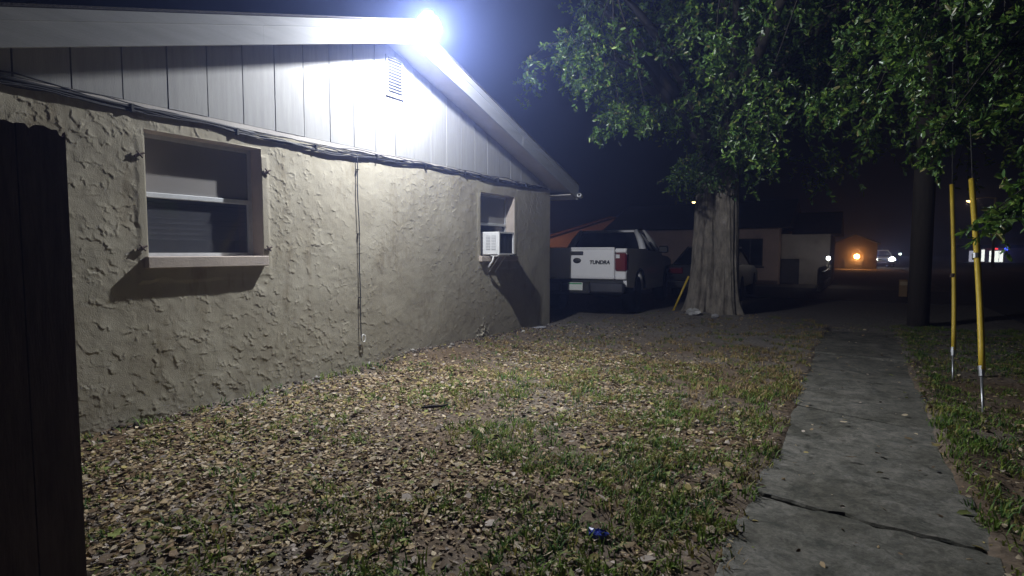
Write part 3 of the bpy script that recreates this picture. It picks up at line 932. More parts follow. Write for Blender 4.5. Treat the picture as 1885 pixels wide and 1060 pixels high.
def make_oak():
    t = thing('oak_tree', 'big old oak with thick grooved trunk standing behind the yard', 'tree', (-2.44, 11.95, 0))
    g = np.random.default_rng(101)
    o1 = trunk_mesh('trunk', (-2.68, 12.02, 0.04), 0.285, 0.225, 3.8, 4, 4, t, flare=0.62, groove=R(-92), lean=(0.025, 0))
    o2 = trunk_mesh('trunk', (-2.21, 11.84, 0.04), 0.235, 0.19, 3.8, 3, 14, t, flare=0.55, groove=R(-30), lean=(-0.012, 0))
    import bmesh
    bm = bmesh.new(); bm.from_mesh(o1.data); bm.from_mesh(o2.data); bm.to_mesh(o1.data); bm.free(); bpy.data.objects.remove(o2)
    tw = MB(); lv = Leaves()
    top = np.array([-2.44, 11.95, 3.3])
    tips = []
    limbs = [(-4.4, 10.4, 6.0), (-3.3, 8.4, 5.3), (-1.6, 8.6, 5.3), (-0.6, 8.0, 5.0), (0.3, 10.6, 5.6), (-5.6, 12.0, 6.2), (-4.4, 14.4, 6.6), (-1.2, 14.6, 6.8), (0.6, 13.0, 6.3), (-2.4, 11.0, 7.6), (-5.0, 10.0, 7.0)]
    for e in limbs:
        e = np.array(e); mid = (top + e) / 2 + np.array([0, 0, 0.5]) + g.normal(size=3) * 0.15
        tt = np.linspace(0, 1, 12)[:, None]
        pts = (1 - tt) ** 2 * (top - np.array([0, 0, 0.2])) + 2 * tt * (1 - tt) * mid + tt ** 2 * e
        tw.tube(pts, list(np.linspace(0.17, 0.035, 12)), 8, False); tips.append(pts)
    # leafy mass of the crown
    allp = np.concatenate([p[4:] if i not in (1, 2, 3) else p[3:8] for i, p in enumerate(tips)])
    for k in range(38):
        p = allp[g.integers(len(allp))]
        c = p + g.normal(size=3) * np.array([0.7, 0.7, 0.45]) + np.array([0, 0, -0.2])
        if c[2] < 3.1: c[2] = 3.1 + g.random() * 0.6
        clump(lv, tw, g, c, (0.55, 0.55, 0.4), 16, 24, 0.072, p)
    # deep shade foliage filling the crown behind
    for k in range(105):
        c = np.array([g.uniform(-5.0, 2.4), g.uniform(11.0, 14.5), g.uniform(3.0, 7.6)])
        if c[0] < -3.6 and c[2] < 4.4: c[2] += 1.6
        clump(lv, tw, g, c, (0.75, 0.6, 0.55), 12, 20, 0.10, allp[np.argmin(np.linalg.norm(allp - c, axis=1))], 0.5)
    # foliage hanging round the top of the trunk
    for k in range(14):
        a = g.uniform(0, 6.28)
        c = np.array([-2.4 + 0.62 * math.cos(a), 11.7 - 0.5 * abs(math.sin(a)), 2.62 + g.random() * 0.9])
        clump(lv, tw, g, c, (0.35, 0.3, 0.28), 10, 20, 0.07, top)
    for (c, r) in (((-3.0, 9.8, 3.7), .5), ((-2.2, 10.1, 3.9), .6), ((-2.5, 9.6, 4.9), .6), ((-1.5, 10.4, 3.5), .5)):
        clump(lv, tw, g, c, (r, r, r * .7), 20, 20, 0.08, tips[1][7])
    # the bough reaching towards the lamp: three lit tufts
    s = tips[1][-1]
    clump(lv, tw, g, (-3.62, 7.95, 4.35), (0.42, 0.4, 0.42), 52, 36, 0.058, s, 0.32)
    clump(lv, tw, g, (-3.50, 8.0, 3.82), (0.30, 0.3, 0.22), 22, 34, 0.058, s, 0.3)
    clump(lv, tw, g, (-4.22, 7.42, 3.96), (0.10, 0.15, 0.16), 7, 14, 0.07, (-3.6, 7.9, 4.4), 0.22, (0, 0, -0.4))
    clump(lv, tw, g, (-3.12, 8.2, 3.38), (0.22, 0.25, 0.17), 22, 36, 0.058, s, 0.28, (-0.3, 0, 0))
    clump(lv, tw, g, (-3.36, 8.1, 3.12), (0.14, 0.16, 0.10), 10, 18, 0.07, (-3.1, 8.2, 3.5), 0.24, (-0.5, 0, -0.2))
    clump(lv, tw, g, (-2.75, 8.35, 3.32), (0.15, 0.2, 0.15), 8, 16, 0.07, s, 0.28)
    # hanging bough in the middle
    s = tips[3][-1]
    clump(lv, tw, g, (-1.52, 7.45, 3.85), (0.17, 0.2, 0.22), 17, 34, 0.058, tips[2][-1], 0.28)
    clump(lv, tw, g, (-1.55, 7.4, 3.55), (0.14, 0.16, 0.12), 9, 18, 0.075, tips[2][-1], 0.26)
    clump(lv, tw, g, (-0.95, 7.25, 3.1), (0.30, 0.3, 0.30), 26, 34, 0.060, s, 0.3)
    clump(lv, tw, g, (-1.18, 7.15, 2.62), (0.20, 0.22, 0.16), 15, 34, 0.060, (-0.95, 7.25, 3.3), 0.28, (-0.4, 0, -0.1))
    clump(lv, tw, g, (-0.92, 7.1, 2.42), (0.14, 0.16, 0.14), 9, 30, 0.060, (-0.95, 7.25, 3.1), 0.28, (0, 0, -0.5))
    lv.build('crown', t, 5)
    tw.build('branch', M_twig, t, True)


make_oak()


def make_street_tree():
    base = (4.9, 7.8, 0)
    t = thing('street_tree', 'leafy tree reaching over the pavement from the right edge', 'tree', base)
    g = np.random.default_rng(202)
    trunk_mesh('trunk', base, 0.24, 0.18, 3.4, 4, 9, t, flare=0.3, n=28, k=20)
    tw = MB(); lv = Leaves()
    top = np.array([4.9, 7.8, 3.1]); ends = []
    for e in ((0.9, 6.6, 4.5), (1.6, 5.6, 3.5), (2.0, 5.3, 2.7), (3.2, 9.4, 5.6), (6.6, 8.6, 5.4), (5.6, 5.6, 5.2), (3.0, 7.6, 5.8)):
        e = np.array(e); mid = (top + e) / 2 + np.array([0, 0, 0.6]); tt = np.linspace(0, 1, 10)[:, None]
        pts = (1 - tt) ** 2 * (top - np.array([0, 0, .15])) + 2 * tt * (1 - tt) * mid + tt ** 2 * e
        tw.tube(pts, list(np.linspace(0.09, 0.02, 10)), 7, False); ends.append(pts)
    for p in ends[3:]:
        for q in p[4:]:
            clump(lv, tw, g, q + g.normal(size=3) * 0.3, (0.6, 0.6, 0.4), 12, 18, 0.085, q)
    for k in range(44):
        q = np.array([g.uniform(0.9, 5.0), g.uniform(8.2, 10.5), g.uniform(2.9, 6.0)])
        clump(lv, tw, g, q, (0.6, 0.6, 0.5), 12, 20, 0.09, None, 0.45)
    a, b, c = ends[0][-1], ends[1][-1], ends[2][-1]
    # tufts at the tips, over the pavement
    for (p, r, n, s) in (((-0.02, 6.3, 3.35), (0.26, 0.28, 0.28), 26, a), ((0.12, 6.25, 2.95), (0.26, 0.26, 0.16), 18, a), ((-0.30, 6.2, 2.78), (0.22, 0.22, 0.13), 13, a),
                         ((0.30, 5.75, 3.08), (0.22, 0.24, 0.20), 17, a), ((0.34, 5.6, 2.66), (0.18, 0.2, 0.15), 13, a), ((0.62, 5.5, 2.95), (0.26, 0.24, 0.24), 13, a),
                         ((0.80, 5.45, 2.5), (0.20, 0.2, 0.14), 14, b), ((0.60, 5.45, 2.28), (0.13, 0.15, 0.08), 10, b), ((0.46, 5.4, 2.10), (0.08, 0.1, 0.08), 6, b),
                         ((0.98, 5.3, 2.3), (0.2, 0.2, 0.15), 11, b),
                         ((0.22, 5.95, 3.3), (0.24, 0.2, 0.22), 18, a), ((0.62, 5.75, 3.15), (0.2, 0.2, 0.16), 14, a), ((0.86, 5.55, 2.85), (0.2, 0.2, 0.18), 14, a), ((0.08, 5.9, 2.6), (0.16, 0.16, 0.10), 9, a), ((0.95, 5.5, 3.1), (0.22, 0.2, 0.2), 12, a), ((1.15, 5.6, 2.8), (0.25, 0.25, 0.25), 12, b),
                         ((0.94, 5.12, 1.64), (0.12, 0.14, 0.09), 13, c), ((0.78, 5.02, 1.56), (0.08, 0.1, 0.05), 6, c), ((1.12, 5.1, 1.82), (0.16, 0.16, 0.11), 11, c), ((1.12, 5.05, 1.58), (0.12, 0.14, 0.1), 8, c)):
        clump(lv, tw, g, p, r, n, 32, 0.057, s, 0.25, (-0.25, 0, 0))
    lv.build('crown', t, 6)
    tw.build('branch', M_twig, t, True)


make_street_tree()


# ------------------------------------------------------------------ utility pole and guys
def make_pole():
    t = thing('utility_pole', 'dark wooden utility pole beyond the end of the pavement', 'utility pole', (0.94, 12.26, 0))
    pts = [(0.94, 12.26, -0.2), (0.945, 12.26, 3), (0.95, 12.25, 7), (0.95, 12.25, 13.4)]
    MB().tube(pts, [0.165, 0.16, 0.15, 0.12], 20).build('shaft', M_pole, t, True)
    MB().box((-0.35, 12.05, 12.6), (2.25, 12.13, 12.72)).build('crossarm', M_pole, t)
    for x in (-0.2, 0.4, 1.5, 2.1):
        MB().lathe([(0.02, 0), (0.05, 0.04), (0.03, 0.08), (0.05, 0.12), (0.02, 0.16)], 10, Matrix.Translation((x, 12.09, 12.72))).build('insulator', M_white_plastic, t, True)
    for (x, y, sl, pole_z, where, rodl) in ((0.92, 5.95, (1.119, 2.007), 11.3, 'nearer, thicker', 0.36), (0.88, 7.34, (0.772, 2.061), 13.0, 'farther, thinner-looking', 0.30)):
        g = thing('guy_wire', f'{where} yellow guy wire guard on a steel rod beside the pavement', 'guy wire', (x, y, 0), group='guy wires of the utility pole')
        d = np.array([0, sl[0], sl[1]]); Ld = np.linalg.norm(d); d /= Ld
        b = np.array([x, y, 0.0])
        MB().tube([b - d * 0.15, b + d * (rodl - 0.02)], 0.011, 8).build('anchor_rod', M_steel, g, True)
        MB().tube([b + d * (rodl - 0.06), b + d * (rodl + 0.03)], [0.020, 0.024], 8).build('rod_eye', M_steel, g)
        gd = [b + d * s + np.array([0.012 * math.sin(s * 1.6), 0, 0]) for s in np.linspace(rodl, Ld, 10)]
        MB().tube(gd, 0.0245 if y < 6.5 else 0.021, 10).build('guard', M_yellow, g, True)
        if y < 6.5:
            q = b + d * (Ld * 0.62); MB().tube([q, q + d * 0.05], 0.030, 10).build('clamp', M_steel, g)
        else:
            q = b + d * (Ld * 0.50); MB().tube([q, q + d * 0.04], 0.026, 10).build('clamp', M_rust, g)
        MB().tube([b + d * (Ld - 0.02), (0.94, 12.10, pole_z)], 0.0045, 6).build('strand', mat('old_strand', (0.05, 0.05, 0.05), 0.9), g)


make_pole()


def make_leaning_pole():
    t = thing('leaning_pole', 'short yellow pole leaning against the oak trunk', 'pole', (-3.27, 12.0, 0))
    MB().tube([(-3.30, 11.98, 0.04), (-3.00, 12.05, 0.80)], 0.022, 8).build('shaft', M_yellow, t, True)
    MB().tube([(-3.315, 11.977, 0.0), (-3.295, 11.98, 0.05)], 0.026, 8).build('tip', M_black, t)


make_leaning_pole()


# ------------------------------------------------------------------ vehicles
M_whitecar = mat('white_car_paint', (0.86, 0.86, 0.88), 0.4, var=0.03, coat=0.5)
M_darkcar = mat('dark_car_paint', (0.02, 0.02, 0.025), 0.3, var=0.1, coat=0.5)
M_carglass = mat('tinted_car_glass', (0.012, 0.013, 0.016), 0.08, var=0)
M_tyre = mat('tyre_rubber', (0.018, 0.018, 0.018), 0.85, var=0.2, scale=40)
M_rim = mat('wheel_alloy', (0.35, 0.36, 0.38), 0.35, metal=0.8, var=0.1)
M_redlens = mat('red_lamp_lens', (0.13, 0.006, 0.01), 0.15, var=0.1, coat=0.4)
M_clearlens = mat('clear_lamp_lens', (0.7, 0.72, 0.75), 0.12, var=0.05)
M_bumper = mat('grey_bumper', (0.08, 0.083, 0.10), 0.4, metal=0.6, var=0.15)
M_chrome = mat('chrome', (0.7, 0.72, 0.75), 0.12, metal=1.0, var=0)


def wheel(root, x, y, r, w, side):
    Mx = Matrix.Translation((x, y, r)) @ Matrix.Rotation(R(90), 4, 'Y')
    wo = MB().lathe([(r * 0.62, -w / 2), (r * 0.93, -w / 2), (r, -w / 2 + 0.04), (r, w / 2 - 0.04), (r * 0.93, w / 2), (r * 0.62, w / 2)], 28, Mx).build('wheel', M_tyre, root, True, True)
    s = 1 if side > 0 else -1
    MB().lathe([(r * 0.62, w / 2 * s * 0.9), (r * 0.55, w / 2 * s * 0.6), (r * 0.2, w / 2 * s * 0.75), (r * 0.08, w / 2 * s * 0.95)] if s > 0 else [(r * 0.08, w / 2 * s * 0.95), (r * 0.2, w / 2 * s * 0.75), (r * 0.55, w / 2 * s * 0.6), (r * 0.62, w / 2 * s * 0.9)], 20, Mx).build('rim', M_rim, wo, True, True)


def arch(cy, cz, r, a0=0.0, a1=180.0, n=9):
    return [(cy + r * math.cos(R(a)), cz + r * math.sin(R(a))) for a in np.linspace(a0, a1, n)]


def make_truck():
    t = thing('pickup_truck', 'white pickup truck parked tail first behind the corner of the house', 'truck', (-4.84, 10.52, 0.0), R(7))
    W2 = 1.0; wr = 0.40; ya, yf = 1.25, 4.75
    zb, zt = 0.62, 1.37
    # body sides (one closed skin each side, wheel arches cut out)
    lower = [(0.06, zb), (ya - 0.52, 0.56)] + list(reversed(arch(ya, wr, 0.52, 18, 162))) + [(ya + 0.52, 0.46), (yf - 0.52, 0.42)] + list(reversed(arch(yf, wr, 0.52, 18, 162))) + [(yf + 0.52, 0.45), (5.55, 0.52)]
    upper = [(5.62, 0.85), (5.45, 1.10), (4.9, 1.18), (4.05, 1.22), (3.95, zt - 0.08), (2.12, zt - 0.03), (2.10, zt), (0.03, zt)]
    for s in (-1, 1):
        MB().prism(lower + upper, 0, s * (W2 - 0.07), s * W2).build('side_panel', M_whitecar, t, False, True)
        # flared arch lips
        for cy in (ya, yf):
            lip = MB(); pts = [(s * (W2 + 0.012), y, z) for y, z in arch(cy, wr, 0.525, 12, 168, 12)]
            lip.tube(pts, 0.028, 6); lip.build('arch_flare', M_black, t, True, True)
    # bed floor, bulkhead, bonnet, nose, underbody
    MB().box((-0.93, 0.06, 0.66), (0.93, 2.12, 0.74)).build('bed_floor', M_black, t, False, True)
    MB().box((-0.93, 2.06, 0.66), (0.93, 2.12, 1.34)).build('bulkhead', M_whitecar, t, False, True)
    MB().prism([(3.95, 0.6), (5.55, 0.6), (5.60, 0.9), (5.42, 1.09), (4.9, 1.19), (3.95, 1.24)], 0, -0.93, 0.93).build('bonnet', M_whitecar, t, False, True)
    MB().box((-0.80, 0.25, 0.42), (0.80, 5.2, 0.60)).build('underbody', M_black, t, False, True)
    MB().box((-0.93, 2.12, 0.6), (0.93, 3.95, 0.66)).build('cab_floor', M_black, t, False, True)
    # tailgate with a recessed field, handle, emblem, badge
    tg = MB().bevbox((-0.765, -0.005, 0.765), (0.765, 0.055, 1.395), 0.014).build('tailgate', M_whitecar, t, False, True)
    MB().bevbox((-0.765, -0.022, 1.36), (0.765, -0.006, 1.392), 0.006).build('top_lip', M_whitecar, tg, False, True)
    MB().bevbox((-0.735, -0.012, 0.80), (0.735, -0.0055, 0.86), 0.003).build('crease', M_whitecar, tg, False, True)
    MB().bevbox((-0.13, -0.024, 1.24), (0.13, -0.006, 1.315), 0.008).build('handle', M_black, tg, False, True)
    MB().lathe([(0.085, 0), (0.08, 0.012), (0.03, 0.014)], 20, Matrix.Translation((0, -0.0055, 1.13)) @ Matrix.Scale(0.65, 4, (0, 0, 1)) @ Matrix.Rotation(R(90), 4, 'X')).build('emblem', M_black, tg, True, True)
    cu = bpy.data.curves.new('badge', 'FONT'); cu.body = 'TUNDRA'; cu.size = 0.10; cu.extrude = 0.004; cu.offset = 0.005; cu.space_character = 1.0; cu.align_x = 'CENTER'; cu.shear = 0.15
    tmp = bpy.data.objects.new('badge_text', cu); COL.objects.link(tmp)
    dg = bpy.context.evaluated_depsgraph_get(); me = bpy.data.meshes.new_from_object(tmp.evaluated_get(dg)); bpy.data.objects.remove(tmp)
    me.transform(Matrix.Translation((0.465, -0.0095, 1.065)) @ Matrix.Rotation(R(90), 4, 'X')); me.materials.clear()
    link('badge', me, M_black, tg)
    # tail lamps
    for s in (-1, 1):
        MB().bevbox((s * 0.775 if s > 0 else -1.0, -0.01, 0.76), (1.0 if s > 0 else -0.775, 0.07, 0.92), 0.02).build('corner_panel', M_whitecar, t, False, True)
        MB().bevbox((s * 0.775 if s > 0 else -1.0, -0.01, 1.285), (1.0 if s > 0 else -0.775, 0.07, 1.372), 0.02).build('corner_panel', M_whitecar, t, False, True)
        la = MB().bevbox((min(s * 0.775, s * 1.004), -0.018, 0.925), (max(s * 0.775, s * 1.004), 0.20, 1.28), 0.03).build('tail_lamp', M_redlens, t, False, True)
        MB().bevbox((min(s * 0.79, s * 0.87), -0.022, 1.18), (max(s * 0.79, s * 0.87), -0.017, 1.255), 0.004).build('reversing_lens', M_clearlens, la, False, True)
    # bumper, plate, wheels
    MB().bevbox((-0.98, -0.15, 0.50), (-0.30, 0.02, 0.71), 0.03).build('bumper', M_bumper, t, False, True)
    MB().bevbox((0.30, -0.15, 0.50), (0.98, 0.02, 0.71), 0.03).build('bumper', M_bumper, t, False, True)
    MB().bevbox((-0.299, -0.11, 0.47), (0.299, 0.02, 0.70), 0.02).build('bumper_centre', M_black, t, False, True)
    pl = MB().bevbox((-0.155, -0.122, 0.54), (0.155, -0.112, 0.695), 0.004).build('number_plate', mat('plate_white', (0.75, 0.78, 0.74), 0.5, var=0.04), t, False, True)
    MB().bevbox((-0.14, -0.1245, 0.66), (0.14, -0.122, 0.685), 0.001).build('plate_band', mat('plate_green', (0.05, 0.32, 0.12), 0.5, var=0.05), pl, False, True)
    for s in (-1, 1):
        for y in (ya, yf): wheel(t, s * 0.84, y, wr, 0.27, s)
    # cab
    zc = 1.30; zr = 1.80
    P = {'bl': (-0.90, 2.14, zc), 'br': (0.90, 2.14, zc), 'tl': (-0.66, 2.42, zr), 'tr': (0.66, 2.42, zr), 'ftl': (-0.64, 3.35, zr + 0.01), 'ftr': (0.64, 3.35, zr + 0.01), 'fl': (-0.88, 4.15, zc - 0.05), 'fr': (0.88, 4.15, zc - 0.05)}
    roof = MB(); roof.bevbox((-0.67, 2.42, zr - 0.045), (0.67, 3.38, zr + 0.02), 0.02); roof.build('cab_roof', M_whitecar, t, False, True)
    for a, b in (('bl', 'tl'), ('br', 'tr'), ('fl', 'ftl'), ('fr', 'ftr')):
        MB().tube([P[a], tuple((np.array(P[a]) * .5 + np.array(P[b]) * .5) + np.array([0.02 * np.sign(P[a][0]), 0, 0.01])), P[b]], [0.085, 0.075, 0.055], 8).build('pillar', M_whitecar, t, True, True)
    rw = MB(); rw.add([(-0.84, 2.17, zc + 0.02), (0.84, 2.17, zc + 0.02), (0.62, 2.43, zr - 0.03), (-0.62, 2.43, zr - 0.03)], [(0, 1, 2, 3)]); rw.add([(-0.84, 2.19, zc + 0.02), (0.84, 2.19, zc + 0.02), (0.62, 2.45, zr - 0.03), (-0.62, 2.45, zr - 0.03)], [(3, 2, 1, 0)])
    rw.build('rear_window', M_carglass, t, False, True)
    ws = MB(); ws.add([(-0.84, 4.10, zc - 0.03), (0.84, 4.10, zc - 0.03), (0.61, 3.36, zr - 0.03), (-0.61, 3.36, zr - 0.03)], [(3, 2, 1, 0)]); ws.build('windscreen', M_carglass, t, False, True)
    for s in (-1, 1):
        sw = MB(); sw.add([(s * 0.89, 2.2, zc), (s * 0.88, 4.05, zc - 0.04), (s * 0.645, 3.33, zr - 0.03), (s * 0.655, 2.45, zr - 0.03)], [(0, 1, 2, 3)]); sw.build('side_window', M_carglass, t, False, True)
        mr = MB().bevbox((min(s * 0.96, s * 1.2), 3.72, 1.28), (max(s * 0.96, s * 1.2), 3.82, 1.46), 0.03).build('door_mirror', M_black, t, False, True)


make_truck()


def make_car(name, label, loc, rz, paint, lamp='off', amber=False):
    """sedan, nose towards local -y"""
    t = thing(name, label, 'car', loc, rz)
    wr = 0.32; y1, y2 = -1.35, 1.35
    prof = [(-2.2, 0.35)] + [(-2.2, 0.55), (-2.12, 0.72), (-1.1, 0.90), (1.55, 0.98), (2.12, 0.95), (2.22, 0.70), (2.2, 0.35)] + list(arch(y2, wr, 0.37, 8, 172, 8)) + list(arch(y1, wr, 0.37, 8, 172, 8))
    for s in (-1, 1):
        MB().prism(prof, 0, s * 0.80, s * 0.88).build('side_panel', paint, t, False, True)
    MB().prism([(-2.18, 0.40), (-2.18, 0.56), (-2.10, 0.725), (-1.1, 0.905), (1.55, 0.985), (2.10, 0.955), (2.2, 0.70), (2.18, 0.40)], 0, -0.80, 0.80).build('body', paint, t, False, True)
    gv = [(-0.80, -1.05, 0.90), (0.80, -1.05, 0.90), (0.80, 1.75, 0.97), (-0.80, 1.75, 0.97), (-0.60, -0.35, 1.40), (0.60, -0.35, 1.40), (0.60, 0.95, 1.42), (-0.60, 0.95, 1.42)]
    MB().add(gv, [(0, 1, 5, 4), (1, 2, 6, 5), (2, 3, 7, 6), (3, 0, 4, 7)]).build('window_glass', M_carglass, t, False, True)
    MB().bevbox((-0.63, -0.42, 1.395), (0.63, 1.02, 1.45), 0.02).build('roof', paint, t, False, True)
    for a, b in ((0, 4), (1, 5), (2, 6), (3, 7)): MB().tube([gv[a], gv[b]], 0.035, 6).build('pillar', paint, t, False, True)
    for s in (-1, 1):
        for y in (y1, y2): wheel(t, s * 0.78, y, wr, 0.2, s)
        hm = emit('headlamp_on', (1.0, 0.97, 0.86), 45.0) if lamp == 'on' else M_clearlens
        MB().lathe([(0.2, 0.0), (0.2, 0.03), (0.05, 0.05)], 12, Matrix.Translation((s * 0.62, -2.17, 0.66)) @ Matrix.Rotation(R(90), 4, 'X')).build('headlamp', hm, t, True, True)
        tl = MB().bevbox((min(s * 0.46, s * 0.83), 2.15, 0.74), (max(s * 0.46, s * 0.83), 2.235, 0.90), 0.02).build('tail_lamp', M_redlens, t, False, True)
        MB().bevbox((min(s * 0.50, s * 0.80), 2.236, 0.875), (max(s * 0.50, s * 0.80), 2.242, 0.893), 0.002).build('lamp_trim', M_chrome, tl, False, True)
        if lamp == 'on':
            hl = bpy.data.lights.new('headlight_beam', 'SPOT'); hl.energy = 6; hl.color = (1.0, 0.97, 0.9); hl.spot_size = R(70); hl.spot_blend = 0.8; hl.shadow_soft_size = 0.1
            ho = bpy.data.objects.new('headlight_beam', hl); COL.objects.link(ho); ho.parent = t; ho.location = (s * 0.62, -2.30, 0.66); ho.rotation_euler = (R(88), 0, math.pi)
    MB().bevbox((-0.85, 2.17, 0.36), (0.85, 2.29, 0.58), 0.03).build('rear_bumper', paint, t, False, True)
    MB().bevbox((-0.82, 2.292, 0.52), (0.82, 2.30, 0.55), 0.003).build('bumper_trim', M_chrome, t, False, True)
    MB().bevbox((-0.85, -2.29, 0.36), (0.85, -2.17, 0.56), 0.03).build('front_bumper', paint, t, False, True)
    MB().box((-0.4, -2.215, 0.58), (0.4, -2.185, 0.70)).build('grille', M_black, t, False, True)
    return t


make_car('parked_car', 'dark car parked in the shadow between the pickup and the oak', (-3.50, 17.2, 0), R(180 + 2), M_darkcar)
make_car('oncoming_car', 'far white car on the street with both headlights glaring', (1.55, 58.5, 0), R(6), M_whitecar, 'on')


# ------------------------------------------------------------------ far buildings
M_tan = mat('tan_render', (0.66, 0.48, 0.41), 0.9, var=0.15, scale=1.5, bump=0.2)
M_grey_wall = mat('grey_render', (0.48, 0.43, 0.38), 0.9, var=0.15, scale=1.5)
M_far_roof = mat('far_roof', (0.05, 0.045, 0.045), 0.95, var=0.2)
M_orange_wall = mat('ochre_wall', (0.42, 0.24, 0.12), 0.9, var=0.15, scale=1.2)
M_door = mat('dark_door', (0.05, 0.045, 0.045), 0.6, var=0.2)


def make_tan_house():
    t = thing('tan_house', 'low tan house with wide dark window across the street behind the oak', 'house', (-4.5, 27, 0))
    Y = 25.0
    wall = MB()
    wx0, wx1, wz0, wz1 = -4.28, -3.30, 0.72, 1.84
    wall.box((-9.5, Y, -0.1), (wx0, Y + 6, 2.3)); wall.box((wx1, Y, -0.1), (-2.72, Y + 6, 2.3)); wall.box((wx0, Y, -0.1), (wx1, Y + 6, wz0)); wall.box((wx0, Y, wz1), (wx1, Y + 6, 2.3)); wall.box((wx0, Y + 0.12, wz0), (wx1, Y + 6, wz1))
    wall.build('wall', M_tan, t)
    MB().box((-2.72, Y + 0.7, -0.1), (-0.95, Y + 6, 2.02)).build('wing_wall', M_grey_wall, t)
    w = MB().box((wx0 + .04, Y + 0.08, wz0 + .04), (wx1 - .04, Y + 0.10, wz1 - .04)).build('window', M_carglass, t)
    f = MB(); f.box((wx0, Y + 0.04, wz0), (wx0 + .05, Y + .11, wz1)); f.box((wx1 - .05, Y + 0.04, wz0), (wx1, Y + .11, wz1)); f.box((wx0 + .05, Y + 0.04, wz0), (wx1 - .05, Y + .11, wz0 + .05)); f.box((wx0 + .05, Y + 0.04, wz1 - .05), (wx1 - .05, Y + .11, wz1)); f.box((-3.81, Y + .04, wz0 + .05), (-3.77, Y + .11, wz1 - .05))
    f.build('window_frame', M_door, w)
    MB().box((wx0 - .06, Y - 0.06, wz0 - .07), (wx1 + .06, Y - .001, wz0 - .005)).build('window_sill', M_door, t)
    d = MB().box((-2.70, Y + 0.64, 0.0), (-2.02, Y + 0.699, 1.02)).build('low_door', M_door, t)
    MB().prism([(Y - 0.6, 2.26), (Y + 6.6, 2.26), (Y + 3, 3.6)], 0, -10.0, -2.3).build('roof', M_far_roof, t)
    MB().prism([(Y + 0.3, 2.0), (Y + 6.4, 2.0), (Y + 3, 3.0)], 0, -2.3, -0.6).build('wing_roof', M_far_roof, t)


make_tan_house()


def make_orange_house():
    Y = 34.0
    t = thing('ochre_house', 'ochre gabled house in orange lamplight beyond the pickup', 'house', (-14, Y + 4, 0))
    MB().prism([(-18.6, -0.1), (-7.8, -0.1), (-7.8, 1.95), (-13.2, 3.35), (-18.6, 1.95)], 1, Y, Y + 8).build('wall', M_orange_wall, t)
    for s in (-1, 1):
        xe = -13.2 + s * 5.9
        MB().prism([(xe, 1.84), (-13.2, 3.37), (-13.2, 3.50), (xe, 1.97)], 1, Y - 0.5, Y + 8.5).build('roof_plane', mat('reddish_roof', (0.16, 0.08, 0.06), 0.9), t)
    d = MB().box((-15.3, Y - 0.06, 0), (-14.2, Y - .001, 2.0)).build('door', M_door, t)
    MB().box((-15.36, Y - 0.08, 0), (-15.31, Y - .002, 2.06)).build('door_frame', M_tan, d)
    l = thing('yard_lamp', 'orange yard lamp on a post in front of the ochre house', 'lamp', (-18.4, 30.6, 0))
    MB().tube([(-18.4, 30.6, -0.1), (-18.4, 30.6, 2.3)], 0.05, 8).build('post', M_black, l)
    MB().lathe([(0.06, 0.0), (0.11, 0.1), (0.09, 0.25), (0.03, 0.3)], 10, Matrix.Translation((-18.4, 30.6, 2.3))).build('lantern', emit('sodium_lamp', (1.0, 0.5, 0.18), 25.0, 0.6), l, True)
    li = bpy.data.lights.new('yard_bulb', 'POINT'); li.energy = 190; li.color = (1.0, 0.58, 0.30); li.shadow_soft_size = 0.06
    lo = bpy.data.objects.new('yard_bulb', li); COL.objects.link(lo); lo.parent = l; lo.location = (0, 0, 2.45)


make_orange_house()


def make_white_fence():
    t = thing('picket_fence', 'short run of white picket fence receding beside the far drive', 'fence', (-1.05, 24, 0))
    m = mat('white_fence_paint', (0.68, 0.64, 0.56), 0.6, var=0.08)
    n = 12
    for k in range(n):
        y = 21.1 + k * 0.5; x = -1.07 + 0.01 * k
        MB().prism([(x - 0.05, 0.0), (x + 0.05, 0.0), (x + 0.05, 0.74), (x, 0.81), (x - 0.05, 0.74)], 1, y, y + 0.03 if k else y + 0.1).build('picket' if k else 'post', m, t)
    for z in (0.22, 0.58):
        MB().box((-1.10, 21.2, z), (-0.92, 26.8, z + 0.07)).build('rail', m, t)
    l = thing('post_lamp', 'small white lamp on a post beside the picket fence', 'lamp', (-0.95, 24.4, 0))
    MB().tube([(-0.95, 24.4, 0), (-0.95, 24.4, 1.0)], 0.035, 8).build('post', m, l)
    MB().lathe([(0.04, 0), (0.07, 0.03), (0.065, 0.1), (0.02, 0.13)], 10, Matrix.Translation((-0.95, 24.4, 1.0))).build('lantern', emit('white_lamp', (0.95, 1.0, 0.95), 12.0, 0.5), l, True)
    li = bpy.data.lights.new('post_bulb', 'POINT'); li.energy = 4.5; li.color = (1.0, 0.8, 0.66); li.shadow_soft_size = 0.05
    lo = bpy.data.objects.new('post_bulb', li); COL.objects.link(lo); lo.parent = l; lo.location = (0, 0, 1.06)
    mk = thing('marker_post', 'stubby tan marker post to the left of the utility pole', 'post', (1.15, 20.0, 0))
    MB().bevbox((1.05, 19.95, -0.05), (1.25, 20.1, 0.50), 0.02).build('post', mat('marker_paint', (0.45, 0.28, 0.12), 0.6, var=0.2), mk)
    MB().bevbox((1.06, 19.944, 0.34), (1.24, 19.949, 0.44), 0.001).build('reflector', mat('reflector_white', (0.7, 0.55, 0.35), 0.4), mk)


make_white_fence()


